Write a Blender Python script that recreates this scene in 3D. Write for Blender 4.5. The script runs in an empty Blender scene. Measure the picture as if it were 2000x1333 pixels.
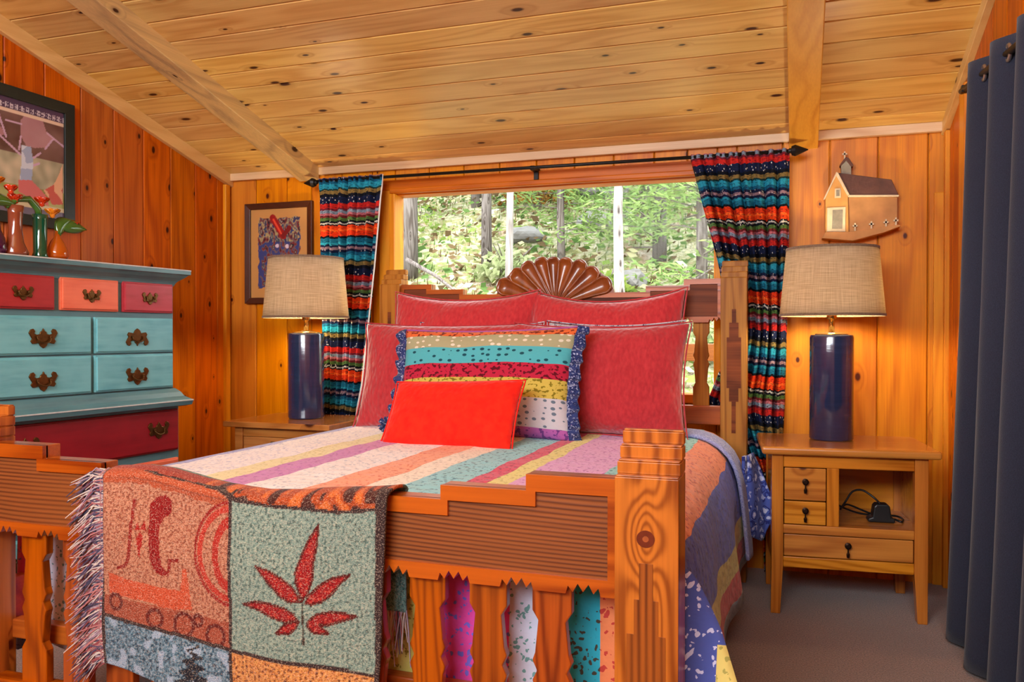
import bpy, bmesh, math, random
import numpy as np
from mathutils import Vector, Matrix, noise as mnoise
random.seed(7)
PI = math.pi
sc = bpy.context.scene
COL = sc.collection

# ------------------------------------------------------------ camera, world, lights, exposure
YAW, PIT, ROLL, FPX = math.radians(18.92), math.radians(-.497), math.radians(.053), 1623.4
cam = bpy.data.objects.new('camera', bpy.data.cameras.new('camera'))
COL.objects.link(cam)
cam.data.sensor_width = 36
cam.data.lens = 36 * FPX / 2000
cam.data.clip_start = .02
fw = Vector((-math.sin(YAW) * math.cos(PIT), math.cos(YAW) * math.cos(PIT), math.sin(PIT)))
rt = Vector((math.cos(YAW), math.sin(YAW), 0))
up = rt.cross(fw)
rt, up = rt * math.cos(ROLL) + up * math.sin(ROLL), -rt * math.sin(ROLL) + up * math.cos(ROLL)
cam.matrix_world = Matrix(((rt.x, up.x, -fw.x, 0), (rt.y, up.y, -fw.y, 0), (rt.z, up.z, -fw.z, 1.1), (0, 0, 0, 1)))
sc.camera = cam
sc.view_settings.view_transform = 'Standard'
sc.view_settings.look = 'None'
sc.view_settings.gamma = 1
sc.view_settings.use_curve_mapping = False
sc.view_settings.exposure = -0.06
sc.cycles.use_denoising = True
sc.cycles.sample_clamp_indirect = 6
sc.cycles.max_bounces = 8
sc.cycles.transparent_max_bounces = 12

world = bpy.data.worlds.new('sky')
sc.world = world
world.use_nodes = True
world.node_tree.nodes['Background'].inputs['Color'].default_value = (.86, .93, 1, 1)
world.node_tree.nodes['Background'].inputs['Strength'].default_value = 9.0

def light(name, kind, loc, aim, energy, color=(1, 1, 1), size=1, size_y=None):
    d = bpy.data.lights.new(name, kind)
    d.energy, d.color = energy, color
    if kind == 'AREA':
        d.shape = 'RECTANGLE'
        d.size, d.size_y = size, size_y or size
    elif kind == 'SUN':
        d.angle = size
    o = bpy.data.objects.new(name, d)
    COL.objects.link(o)
    o.location = loc
    o.rotation_euler = (Vector(aim) - Vector(loc)).to_track_quat('-Z', 'Y').to_euler()
    return o
light('sun', 'SUN', (0, 0, 20), (-3, 12, 6), 4.2, (1, .95, .86), math.radians(2))
light('rear_fill_light', 'AREA', (-1.0, -3.3, 3.05), (-1.1, 3, 1.0), 235, (.82, .92, 1), 3.2, 1.2)  # added fill panel behind the camera; the rear wall has no window
light('ceiling_fill_light', 'AREA', (-1.3, -.7, 2.1), (-1.25, .6, 3.2), 85, (.94, .97, 1), 1.6, .8)  # unseen fill panel added to brighten the ceiling, no fixture there

# ------------------------------------------------------------ helpers: colour and nodes
def lin(c):
    c = c / 255
    return c / 12.92 if c <= .04045 else ((c + .055) / 1.055) ** 2.4
def S(r, g, b):
    return (lin(r), lin(g), lin(b), 1)

class Mat:
    def __init__(s, name):
        s.m = bpy.data.materials.new(name)
        s.m.use_nodes = True
        s.t = s.m.node_tree
        s.t.nodes.clear()
        s.out = s.t.nodes.new('ShaderNodeOutputMaterial')
    def n(s, typ, ins=None, **props):
        x = s.t.nodes.new('ShaderNode' + typ)
        for k, v in props.items():
            setattr(x, k, v)
        for k, v in (ins or {}).items():
            if hasattr(v, 'node'):
                s.t.links.new(v, x.inputs[k])
            else:
                x.inputs[k].default_value = v
        return x
    def math(s, op, a, b=0.0, c=0.0, clamp=False):
        return s.n('Math', {0: a, 1: b, 2: c}, operation=op, use_clamp=clamp).outputs[0]
    def mix(s, f, a, b, mode='MIX'):
        return s.n('Mix', {0: f, 6: a, 7: b}, data_type='RGBA', blend_type=mode).outputs[2]
    def ramp(s, f, stops, interp='LINEAR'):
        r = s.n('ValToRGB', {0: f})
        cr = r.color_ramp
        cr.interpolation = interp
        while len(cr.elements) > 1:
            cr.elements.remove(cr.elements[-1])
        cr.elements[0].position = stops[0][0]
        cr.elements[0].color = stops[0][1]
        for p, c in stops[1:]:
            e = cr.elements.new(p)
            e.color = c
        return r.outputs[0]
    def rng(s, v, a, b, c=0.0, d=1.0):
        return s.n('MapRange', {0: v, 1: a, 2: b, 3: c, 4: d}).outputs[0]
    def xyz(s, x, y, z):
        return s.n('CombineXYZ', {0: x, 1: y, 2: z}).outputs[0]
    def noise(s, vec, scale=5.0, detail=2.0, rough=.5):
        return s.n('TexNoise', {'Vector': vec, 'Scale': scale, 'Detail': detail, 'Roughness': rough}).outputs[0]
    def surf(s, color, rough=.5, bump=None, bstr=.2, bdist=.01, spec=.4, coat=0.0, metal=0.0, sheen=0.0):
        b = s.n('BsdfPrincipled', {'Base Color': color, 'Roughness': rough, 'Metallic': metal})
        b.inputs['Specular IOR Level'].default_value = spec
        b.inputs['Coat Weight'].default_value = coat
        b.inputs['Coat Roughness'].default_value = .12
        b.inputs['Sheen Weight'].default_value = sheen
        if bump is not None:
            bp = s.n('Bump', {'Strength': bstr, 'Distance': bdist, 'Height': bump})
            s.t.links.new(bp.outputs[0], b.inputs['Normal'])
        s.t.links.new(b.outputs[0], s.out.inputs[0])
        s.b = b
        return s.m

def plain(name, c, rough=.5, vary=.06, scale=30, **k):
    M = Mat(name)
    tc = M.n('TexCoord').outputs['Object']
    f = M.noise(tc, scale, 3)
    d = tuple(x * (1 - vary * 4) for x in c[:3]) + (1,)
    l = tuple(min(1, x * (1 + vary * 2)) for x in c[:3]) + (1,)
    return M.surf(M.mix(f, d, l), rough, bump=f, bstr=k.pop('bstr', .05), **k)

def wood(name, light_c, dark_c, grain='X', cell=(.24, .14), prob=.5, krad=.1, kcol=S(70, 32, 15), rough=.35, ring=5.0, fine=.35,
         ringw=.55, var=.16, coat=0.0, spec=.4, across=7.0, lin=0.0, swirl=None):
    M = Mat(name)
    tc = M.n('TexCoord').outputs['Object']
    rnd = M.n('ObjectInfo').outputs['Random']
    off = M.xyz(M.math('MULTIPLY', rnd, 37.0), M.math('MULTIPLY', rnd, 91.0), M.math('MULTIPLY', rnd, 53.0))
    vec = M.n('VectorMath', {0: tc, 1: off}, operation='ADD').outputs[0]
    sp = M.n('SeparateXYZ', {0: vec})
    o = {'X': (0, 1, 2), 'Y': (1, 0, 2), 'Z': (2, 0, 1)}[grain]
    u, w, t = (sp.outputs[i] for i in o)
    kv = M.xyz(M.math('DIVIDE', u, cell[0]), M.math('DIVIDE', M.math('ADD', w, M.math('MULTIPLY', t, .7)), cell[1]), 0.0)
    vo = M.n('TexVoronoi', {'Vector': kv, 'Scale': 1.0}, voronoi_dimensions='2D')
    cs = M.n('SeparateColor', {0: vo.outputs['Color']})
    on = M.math('LESS_THAN', cs.outputs[0], prob)
    kr = M.math('MULTIPLY', M.math('ADD', cs.outputs[1], .45), krad)
    d = M.math('DIVIDE', vo.outputs['Distance'], kr)
    km = M.math('MULTIPLY', M.rng(d, 1.05, .6), on)
    halo = M.math('MULTIPLY', M.rng(d, 3.2, .8), on)
    nv = M.noise(M.xyz(M.math('MULTIPLY', u, .8), M.math('MULTIPLY', w, across), M.math('MULTIPLY', t, across)), 1.0, 1.5)
    val = M.math('ADD', M.math('MULTIPLY', nv, ring * 2), M.math('MULTIPLY', halo, 1.3))
    if swirl:
        so = M.n('SeparateXYZ', {0: tc})
        su = M.math('DIVIDE', M.math('SUBTRACT', so.outputs[o[0]], swirl[0]), .075)
        sw = M.math('DIVIDE', M.math('SUBTRACT', so.outputs[o[1]], swirl[1]), .032)
        g2 = M.math('EXPONENT', M.math('MULTIPLY', M.math('ADD', M.math('MULTIPLY', su, su), M.math('MULTIPLY', sw, sw)), -1.0))
        val = M.math('ADD', val, M.math('MULTIPLY', g2, 5.0))
    if lin: val = M.math('ADD', val, M.math('MULTIPLY', M.math('ADD', w, t), lin))
    s = M.math('MULTIPLY_ADD', M.math('SINE', M.math('MULTIPLY', val, 6.2832)), .5, .5)
    s = M.math('POWER', s, 1.8)
    fib = M.noise(M.xyz(M.math('MULTIPLY', u, 4.0), M.math('MULTIPLY', w, 150.0), M.math('MULTIPLY', t, 150.0)), 1.0, 2.0)
    blot = M.noise(M.xyz(M.math('MULTIPLY', u, 1.5), M.math('MULTIPLY', w, 5.0), t), 1.0, 2.0)
    fac = M.math('ADD', M.math('MULTIPLY', s, ringw), M.math('MULTIPLY', M.rng(fib, .3, .7), fine), clamp=True)
    fac = M.math('MULTIPLY', fac, M.rng(blot, .3, .7, .55, 1.15), clamp=True)
    c = M.mix(fac, light_c, dark_c)
    c = M.mix(M.math('MULTIPLY', halo, .45), c, tuple(x * .75 for x in dark_c[:3]) + (1,))
    c = M.mix(km, c, kcol)
    r2 = M.n('TexWhiteNoise', {'Vector': off}).outputs[0]
    hs = M.n('HueSaturation', {'Hue': M.rng(r2, 0, 1, .5 - var * .05, .5 + var * .05), 'Saturation': M.rng(rnd, 0, 1, 1 - var * .3, 1 + var * .3),
                               'Value': M.rng(rnd, 0, 1, 1 - var, 1 + var), 'Color': c}).outputs[0]
    return M.surf(hs, rough, bump=M.math('ADD', fac, M.math('MULTIPLY', km, .8)), bstr=.12, bdist=.002, coat=coat, spec=spec)

# ------------------------------------------------------------ helpers: meshes and objects
class MB:
    def __init__(s):
        s.v, s.f, s.uv = [], [], {}
    def add(s, verts, faces):
        b = len(s.v)
        s.v += [tuple(map(float, p)) for p in verts]
        s.f += [tuple(i + b for i in f) for f in faces]
        return b
    def box(s, x0, x1, y0, y1, z0, z1):
        s.add([(x, y, z) for z in (z0, z1) for y in (y0, y1) for x in (x0, x1)],
              [(0, 2, 3, 1), (4, 5, 7, 6), (0, 1, 5, 4), (2, 6, 7, 3), (0, 4, 6, 2), (1, 3, 7, 5)])
        return s
    def prism(s, poly, a, b, axis='Y', holes=False):
        def P(p, t):
            return {'Y': (p[0], t, p[1]), 'X': (t, p[0], p[1]), 'Z': (p[0], p[1], t)}[axis]
        n = len(poly)
        s.add([P(p, a) for p in poly] + [P(p, b) for p in poly],
              [tuple(range(n)), tuple(range(2 * n - 1, n - 1, -1))] + [(i, i + n, (i + 1) % n + n, (i + 1) % n) for i in range(n)])
        return s
    def ring(s, outer, inner, a, b, axis='Y', bev=0.0):
        def P(p, t):
            return {'Y': (p[0], t, p[1]), 'X': (t, p[0], p[1]), 'Z': (p[0], p[1], t)}[axis]
        n = len(outer)
        F = []
        for i in range(n):
            j = (i + 1) % n
            F += [(i, j, n + j, n + i), (i, 2 * n + i, 2 * n + j, j), (n + i, n + j, 3 * n + j, 3 * n + i), (2 * n + i, 3 * n + i, 3 * n + j, 2 * n + j)]
        s.add([P(p, a) for p in outer] + [P(p, a + bev) for p in inner] + [P(p, b) for p in outer] + [P(p, b) for p in inner], F)
        return s
    def tube(s, pts, r, n=8, cap=True):
        pts = [Vector(p) for p in pts]
        R = r if isinstance(r, (list, tuple)) else [r] * len(pts)
        V, F = [], []
        ref = None
        for i, p in enumerate(pts):
            d = (pts[min(i + 1, len(pts) - 1)] - pts[max(i - 1, 0)]).normalized()
            if ref is None:
                ref = d.orthogonal().normalized()
            ref = (ref - d * ref.dot(d)).normalized()
            q = d.cross(ref)
            for k in range(n):
                a = 2 * PI * k / n
                V.append(p + (ref * math.cos(a) + q * math.sin(a)) * R[i])
        for i in range(len(pts) - 1):
            for k in range(n):
                F.append((i * n + k, i * n + (k + 1) % n, (i + 1) * n + (k + 1) % n, (i + 1) * n + k))
        if cap:
            F += [tuple(range(n - 1, -1, -1)), tuple(range((len(pts) - 1) * n, len(pts) * n))]
        s.add(V, F)
        return s
    def lathe(s, prof, n=24, c=(0, 0, 0), closed=False):
        V, F = [], []
        m = len(prof)
        for (r, z) in prof:
            for k in range(n):
                a = 2 * PI * k / n
                V.append((c[0] + r * math.cos(a), c[1] + r * math.sin(a), c[2] + z))
        for i in range(m if closed else m - 1):
            j = (i + 1) % m
            for k in range(n):
                F.append((i * n + k, i * n + (k + 1) % n, j * n + (k + 1) % n, j * n + k))
        if not closed:
            if prof[0][0] > 1e-4: F.append(tuple(range(n - 1, -1, -1)))
            if prof[-1][0] > 1e-4: F.append(tuple(range((m - 1) * n, m * n)))
        s.add(V, F)
        return s
    def grid(s, fn, nu, nv, uv=None):
        b = len(s.v)
        for j in range(nv + 1):
            for i in range(nu + 1):
                s.v.append(tuple(map(float, fn(i / nu, j / nv))))
        for j in range(nv):
            for i in range(nu):
                a = b + j * (nu + 1) + i
                s.f.append((a, a + 1, a + nu + 2, a + nu + 1))
        if uv:
            for j in range(nv + 1):
                for i in range(nu + 1):
                    s.uv[b + j * (nu + 1) + i] = uv(i / nu, j / nv)
        return s
    def build(s, name, mat=None, parent=None, org=(0, 0, 0), bevel=0.0, seg=2, smooth=False, solid=0.0, sub=0, paint=None, fix=True):
        me = bpy.data.meshes.new(name)
        me.from_pydata([(x - org[0], y - org[1], z - org[2]) for x, y, z in s.v], [], s.f)
        if s.uv:
            lay = me.uv_layers.new(name='UVMap')
            vi = np.empty(len(me.loops), int)
            me.loops.foreach_get('vertex_index', vi)
            arr = np.array([s.uv.get(i, (0, 0)) for i in range(len(s.v))], float)
            lay.data.foreach_set('uv', arr[vi].ravel())
        if paint is not None:
            at = me.color_attributes.new('Col', 'FLOAT_COLOR', 'POINT')
            c = paint(np.array(s.v, float))
            if c.shape[1] == 3:
                c = np.concatenate([c, np.ones((len(c), 1))], 1)
            at.data.foreach_set('color', c.astype(np.float32).ravel())
        me.validate()
        if fix and not solid:
            bm = bmesh.new()
            bm.from_mesh(me)
            bmesh.ops.recalc_face_normals(bm, faces=bm.faces)
            bm.to_mesh(me)
            bm.free()
        if mat: me.materials.append(mat)
        if smooth:
            me.polygons.foreach_set('use_smooth', [True] * len(me.polygons))
        o = bpy.data.objects.new(name, me)
        COL.objects.link(o)
        if parent: o.parent = parent
        if not parent: o.location = org
        if solid:
            m = o.modifiers.new('thick', 'SOLIDIFY'); m.thickness = solid; m.offset = 0
        if bevel:
            m = o.modifiers.new('edge', 'BEVEL'); m.width = bevel; m.segments = seg; m.limit_method = 'ANGLE'; m.angle_limit = math.radians(40)
            if not smooth:
                m.harden_normals = False
        if sub:
            m = o.modifiers.new('soft', 'SUBSURF'); m.levels = sub; m.render_levels = sub
        return o

def B(*a):
    return MB().box(*a)
def tag(o, label=None, cat=None, group=None, kind=None):
    if label: o['label'] = label
    if cat: o['category'] = cat
    if group: o['group'] = group
    if kind: o['kind'] = kind
    return o
def thing(name, loc, label, cat, rz=0.0, group=None):
    o = bpy.data.objects.new(name, None)
    o.empty_display_size = .1
    COL.objects.link(o)
    o.location = loc
    o.rotation_euler = (0, 0, rz)
    return tag(o, label, cat, group)
def copy_tree(o, parent=None):
    c = o.copy(); COL.objects.link(c); c.parent = parent
    for ch in list(o.children): copy_tree(ch, c)
    return c
def sstep(a, b, x):
    t = min(1, max(0, (x - a) / (b - a)))
    return t * t * (3 - 2 * t)
def lerp(pts, x):
    if x <= pts[0][0]: return pts[0][1]
    for (a, p), (b, q) in zip(pts, pts[1:]):
        if x <= b: return p + (q - p) * (x - a) / (b - a)
    return pts[-1][1]

# ------------------------------------------------------------ materials
W_CEIL = wood('pale_pine_ceiling', S(234, 194, 114), S(200, 142, 64), 'X', (.30, .13), .42, .075, S(60, 24, 12), rough=.34, ring=4, ringw=.5, fine=.3, var=.12, spec=.5)
W_BEAM = wood('pale_beam_pine', S(226, 192, 124), S(166, 138, 98), 'Y', (.4, .14), .5, .06, S(56, 26, 14), rough=.45, ring=3, var=.05)
W_TRIM = wood('pale_trim_pine', S(228, 190, 124), S(204, 156, 88), 'Y', (.5, .2), .15, .05, rough=.45, ring=3, var=.08)
W_TRIMX = wood('greyed_trim_pine', S(222, 190, 146), S(190, 146, 100), 'X', (.5, .2), .15, .05, rough=.45, ring=3, var=.08)
W_WALL = wood('orange_stained_pine', S(208, 106, 12), S(154, 64, 4), 'X', (.22, .13), .36, .07, S(62, 20, 6), rough=.42, ring=3, ringw=.45, fine=.45, var=.11, coat=.0, spec=.2)
W_WALLB = wood('golden_stained_pine', S(220, 134, 12), S(178, 88, 5), 'X', (.24, .15), .4, .07, S(78, 26, 8), rough=.4, ring=3, ringw=.45, fine=.4, var=.08, coat=.0, spec=.2)
W_FRAME = wood('window_frame_pine', S(208, 110, 10), S(166, 76, 5), 'X', (.6, .2), .1, .05, rough=.4, ring=3, var=.06, spec=.2)
W_FRAMEZ = wood('window_jamb_pine', S(228, 150, 28), S(200, 108, 12), 'Z', (.6, .2), .1, .05, rough=.4, ring=3, var=.06, spec=.2)
W_BED = wood('amber_bed_pine_upright', S(196, 118, 44), S(116, 50, 14), 'Z', (.3, .16), .14, .08, S(88, 30, 12), rough=.3, ring=7, ringw=.85, fine=.3, var=.1, coat=.25, across=11)
W_HEAD = wood('tan_head_pine_upright', S(186, 126, 48), S(132, 74, 20), 'Z', (.3, .16), .2, .08, S(70, 30, 14), rough=.45, ring=3, ringw=.7, fine=.35, var=.06, spec=.15, across=10)
W_DARKH = wood('dark_head_panel_pine', S(132, 68, 34), S(78, 36, 18), 'X', (1, .5), .05, .05, rough=.5, ring=4, ringw=.6, fine=.4, var=.05, spec=.15)
W_POST = wood('swirled_post_pine', S(200, 120, 46), S(112, 48, 14), 'Z', (.3, .16), .1, .05, S(88, 30, 12), rough=.3, ring=5, ringw=.85, fine=.3, var=.04, coat=.25, across=10, swirl=(.709, .849))
W_SLAT = wood('red_amber_slat_pine', S(176, 86, 24), S(112, 44, 10), 'Z', (.3, .16), .2, .08, S(80, 26, 10), rough=.3, ring=5, ringw=.8, fine=.3, var=.1, coat=.25, across=10)
W_BEDX = wood('amber_bed_pine_flat', S(188, 98, 26), S(128, 52, 10), 'X', (.5, .18), .15, .08, S(88, 30, 12), rough=.3, ring=3, ringw=.7, fine=.35, var=.06, coat=.35)
W_DARK = wood('dark_carved_pine', S(150, 88, 38), S(84, 42, 18), 'X', (1, .5), .05, .05, rough=.42, ring=6.0, ringw=.8, fine=.3, var=.05, across=2.5, lin=95)
W_DARKZ = wood('dark_inlay_pine', S(160, 88, 40), S(90, 42, 18), 'Z', (1, .5), .05, .05, rough=.38, ring=2, ringw=.7, fine=.4, var=.1, across=3, lin=70)
W_SHELL = wood('carved_shell_pine', S(150, 80, 32), S(104, 46, 16), 'Z', (.3, .2), .2, .06, S(50, 18, 8), rough=.3, ring=3, var=.05, coat=.4)
W_STAND = wood('honey_nightstand_pine', S(208, 134, 48), S(156, 84, 22), 'X', (.3, .16), .3, .07, S(84, 36, 14), rough=.26, ring=4, ringw=.6, fine=.3, var=.08, coat=.45)
W_STANDZ = wood('honey_leg_pine', S(200, 122, 42), S(150, 78, 20), 'Z', (.4, .16), .2, .05, S(84, 36, 14), rough=.26, ring=4, var=.08, coat=.45)
W_TABLE = wood('brown_side_table_wood', S(198, 130, 66), S(160, 92, 38), 'X', (.6, .3), .05, .05, rough=.22, ring=4, var=.04, coat=.4)
DARKMETAL = plain('dark_bronze', S(52, 38, 30), .35, .1, 60, metal=.8)
BRASS = plain('antique_brass', S(110, 78, 40), .35, .12, 80, metal=.85)
BRIGHTBRASS = plain('polished_brass', S(214, 170, 92), .22, .05, 30, metal=.9)
BLACK = plain('black_iron', S(26, 22, 20), .45, .1, 50, metal=.4)
BLACKPL = plain('black_plastic', S(24, 26, 28), .4, .05, 50)
FRAMEBLK = plain('black_green_frame_paint', S(30, 38, 36), .35, .08, 40)
FRAMEBRN = plain('dark_brown_frame_wood', S(74, 36, 16), .35, .1, 30)
NAVYCUR = None

def painted(name, c, c2):
    M = Mat(name)
    tc = M.n('TexCoord').outputs['Object']
    mp = M.n('Mapping', {0: tc, 3: (4, 40, 40)}).outputs[0]
    f = M.noise(mp, 1.5, 3)
    g = M.noise(tc, 9, 4)
    return M.surf(M.mix(M.math('MULTIPLY', M.rng(f, .3, .7), M.rng(g, .3, .7)), c, c2), .38, bump=f, bstr=.06, bdist=.003, coat=.1)
P_RED = painted('red_chalk_paint', S(178, 44, 46), S(150, 26, 32))
P_RED2 = painted('raspberry_chalk_paint', S(188, 60, 72), S(160, 36, 48))
P_DRED = painted('deep_red_chalk_paint', S(156, 26, 36), S(130, 16, 26))
P_CORAL = painted('coral_chalk_paint', S(242, 128, 92), S(224, 98, 66))
P_TEAL = painted('turquoise_chalk_paint', S(122, 198, 206), S(90, 168, 182))
P_SLATE = painted('slate_teal_chalk_paint', S(92, 138, 146), S(66, 104, 116))

def carpet():
    M = Mat('brown_carpet')
    tc = M.n('TexCoord').outputs['Object']
    a = M.noise(tc, 190, 2)
    b = M.noise(tc, 3.5, 3)
    c = M.mix(M.rng(a, .3, .7), S(90, 62, 48), S(158, 116, 94))
    c = M.mix(M.math('MULTIPLY', M.rng(b, .35, .65), .35), c, S(104, 82, 66))
    return M.surf(c, .95, bump=a, bstr=.7, bdist=.006, spec=.1, sheen=.3)
CARPET = carpet()

def cloth(name, c, c2, scale=60, bump_scale=90, rough=.85, sheen=.15, bstr=.4, stretch=(1, 1, 1)):
    M = Mat(name)
    tc = M.n('TexCoord').outputs['Object']
    mp = M.n('Mapping', {0: tc, 3: stretch}).outputs[0]
    f = M.noise(mp, scale, 2)
    v = M.n('TexVoronoi', {'Vector': mp, 'Scale': bump_scale}, feature='SMOOTH_F1').outputs['Distance']
    big = M.noise(tc, 7, 3)
    h = M.math('ADD', v, M.math('MULTIPLY', big, .6))
    return M.surf(M.mix(M.rng(f, .3, .7), c, c2), rough, bump=h, bstr=bstr, bdist=.006, spec=.2, sheen=sheen)
RED_SHAM = cloth('coral_red_quilted_cotton', S(206, 56, 60), S(186, 40, 48), 50, 40, stretch=(1.6, 1.6, .8), bstr=.8, sheen=.7)
RED_SHAM2 = cloth('brick_red_quilted_cotton', S(196, 52, 58), S(174, 38, 46), 50, 40, stretch=(1.6, 1.6, .8), bstr=.8, sheen=.7)
HOT_RED = cloth('bright_vermilion_cotton', S(252, 44, 20), S(236, 28, 14), 30, 55, bstr=.7)
NAVY = cloth('navy_curtain_cloth', S(46, 54, 74), S(37, 44, 62), 300, 400, bstr=.15)
WHITE_TRIM = plain('white_cotton', S(220, 216, 208), .9, .05)

def printed(name, base, accent, accent2, scale=40, thr=.5, bump=True):
    """cotton with a small printed figure"""
    M = Mat(name)
    tc = M.n('TexCoord').outputs['Object']
    wob = M.noise(tc, scale * .8, 2)
    vv = M.n('VectorMath', {0: tc, 1: M.xyz(M.math('MULTIPLY', wob, .03), 0.0, M.math('MULTIPLY', wob, -.02))}, operation='ADD').outputs[0]
    vo = M.n('TexVoronoi', {'Vector': vv, 'Scale': scale})
    d = vo.outputs['Distance']
    m1 = M.math('LESS_THAN', d, thr * .45)
    m2 = M.math('MULTIPLY', M.math('GREATER_THAN', d, thr * .75), M.math('LESS_THAN', d, thr * .95))
    n = M.noise(tc, scale * 1.7, 2)
    m3 = M.math('GREATER_THAN', n, .6)
    c = M.mix(m1, base, accent)
    c = M.mix(m2, c, accent2)
    c = M.mix(M.math('MULTIPLY', m3, .6), c, accent)
    return M.surf(c, .85, bump=M.noise(tc, 60, 2), bstr=.25, bdist=.005, spec=.2, sheen=.1)
PR_BLUE = printed('blue_paisley_cotton', S(74, 92, 170), S(196, 206, 240), S(40, 50, 120), 26, .55)
PR_NAVY = printed('navy_ruffle_cotton', S(52, 66, 120), S(176, 186, 216), S(26, 34, 76), 60, .5)
PR_GREY = printed('grey_floral_sheet', S(206, 204, 212), S(70, 80, 110), S(150, 156, 176), 45, .5)

# ------------------------------------------------------------ room shell
YW, XL, XR, SL, ZW = 4.058, -3.132, .62, .265, 2.02
TH = math.atan(SL)
YR = -3.6
def zc(y): return ZW + SL * (YW - y)

def struct(o, label=None):
    o['kind'] = 'structure'
    if label: o['label'] = label
    return o
struct(B(XL - .1, XR + .1, YR - .1, YW + .15, -.1, 0).build('floor', CARPET), 'brown speckled carpet covering the bedroom floor')

def frame_mat(ex, ey, ez, loc):
    return Matrix(((ex[0], ey[0], ez[0], loc[0]), (ex[1], ey[1], ez[1], loc[1]), (ex[2], ey[2], ez[2], loc[2]), (0, 0, 0, 1)))
def plank(L, w, mat, parent, M, cut=0.0, th=.016, gap=.0016, ch=.004):
    """board along local X (0..L), width along local Y, visible face at local z = 0 looking to -z"""
    a = w / 2 - gap
    cs = [(-a, th), (a, th), (a, ch), (a - ch, 0), (-a + ch, 0), (-a, ch)]
    m = MB().prism(cs, 0, L, 'X')
    m.v = [(x - cut * y if x > L * .5 else x, y, z) for x, y, z in m.v]
    o = m.build('plank', mat, parent)
    o.matrix_parent_inverse = Matrix.Identity(4)
    o.matrix_local = M
    return o

# ceiling: backing slab + tongue and groove boards in three bays between the beams
ce = MB()
y0, y1 = YR - .1, YW + .12
g = .018
ce.prism([(y0, zc(y0) + g), (y1, zc(y1) + g), (y1, zc(y1) + .1), (y0, zc(y0) + .1)], XL - .12, XR + .12, 'X')
ceiling = struct(ce.build('ceiling', W_CEIL), 'sloping ceiling of pale knotty pine boards')
rows = [0, .115, .262, .42, .566, .706, .845, .965, 1.09, 1.225, 1.36, 1.5, 1.64, 1.79, 1.93, 2.07]
bays = [(XL + .005, -2.63), (-2.53, -.03), (.085, XR)]
for a, b in zip(rows, rows[1:]):
    d = (a + b) / 2
    for x0, x1 in bays:
        pos = (x0 - .02, YW - d * math.cos(TH), ZW + d * math.sin(TH))
        M = frame_mat((1, 0, 0), (0, math.cos(TH), -math.sin(TH)), (0, math.sin(TH), math.cos(TH)), pos)
        plank(x1 - x0 + .04, b - a, W_CEIL, ceiling, M)
W_BEAMR = wood('golden_beam_pine', S(232, 172, 62), S(204, 136, 36), 'Y', (.4, .14), .4, .06, S(56, 26, 14), rough=.45, ring=3, var=.04)
def beam(name, x0, x1, dep, ylo=.8, yhi=YW + .01, mat=W_BEAM):
    m = MB()
    m.prism([(ylo, zc(ylo) - dep), (yhi, zc(yhi) - dep), (yhi, zc(yhi) + .012), (ylo, zc(ylo) + .012)], x0, x1, 'X')
    return m.build(name, mat, ceiling, bevel=.004)
beam('ceiling_beam', -2.645, -2.52, .072, yhi=YW - .02)['label'] = 'pale grey-streaked pine beam above the framed picture'
beam('ceiling_beam', -.037, .088, .07, mat=W_BEAMR)['label'] = 'golden pine beam above the lamp with the church plaque'

# walls
def wall_planks(parent, mat, ex, ey, ez, bounds, fn_pos, z0, ztop, cut=0.0):
    for a, b in zip(bounds, bounds[1:]):
        c = (a + b) / 2
        plank(ztop(c) - z0, abs(b - a), mat, parent, frame_mat(ex, ey, ez, fn_pos(c, z0)), cut)
wl = MB().prism([(YR, 0), (YW + .1, 0), (YW + .1, zc(YW)), (YR, zc(YR))], XL - .1, XL - .014, 'X')
wall_left = struct(wl.build('wall_left', W_WALL), 'side wall of upright orange stained pine boards')
yb = [4.058, 3.945, 3.765, 3.574, 3.382, 3.189, 2.994, 2.798, 2.6, 2.41, 2.21, 2.01, 1.82, 1.62]
for a, b in zip(yb, yb[1:]):
    c = (a + b) / 2
    plank(zc(c) - .002, a - b, W_WALL, wall_left, frame_mat((0, 0, 1), (0, 1, 0), (-1, 0, 0), (XL, c, 0)), SL)
# wall behind the headboard, with the window opening
WX0, WX1, WZ0, WZ1 = -2.06, -.36, .80, 1.862
wb = MB()
for bx in ((XL - .1, WX0, 0, ZW), (WX1, XR + .1, 0, ZW), (WX0, WX1, 0, WZ0), (WX0, WX1, WZ1, ZW)):
    wb.box(bx[0], bx[1], YW + .014, YW + .1, bx[2], bx[3])
wall_back = struct(wb.build('wall_back', W_WALLB), 'wall of upright golden pine boards around the window')
def backplank(a, b, z0, z1):
    plank(z1 - z0, b - a, W_WALLB, wall_back, frame_mat((0, 0, 1), (1, 0, 0), (0, 1, 0), ((a + b) / 2, YW, z0)))
xb = [XL, -2.952, -2.745, -2.584, -2.39, -2.2, WX0]
for a, b in zip(xb, xb[1:]): backplank(a, b, 0, ZW)
xb = [WX0, -1.86, -1.66, -1.46, -1.26, -1.06, -.86, -.66, -.5, WX1]
for a, b in zip(xb, xb[1:]):
    backplank(a, b, 0, WZ0)
    backplank(a, b, WZ1, ZW)
xb = [WX1, -.27, -.065, .139, .341, .544, XR]
for a, b in zip(xb, xb[1:]): backplank(a, b, 0, ZW)
wr = MB().prism([(YR, 0), (YW + .1, 0), (YW + .1, zc(YW)), (YR, zc(YR))], XR + .014, XR + .1, 'X')
wall_right = struct(wr.build('wall_right', W_WALLB), 'wall of orange pine boards behind the navy curtain')
yb = [4.058, 3.92, 3.75, 3.56, 3.37, 3.18, 2.98, 2.78, 2.58, 2.38, 2.18, 1.98]
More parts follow.
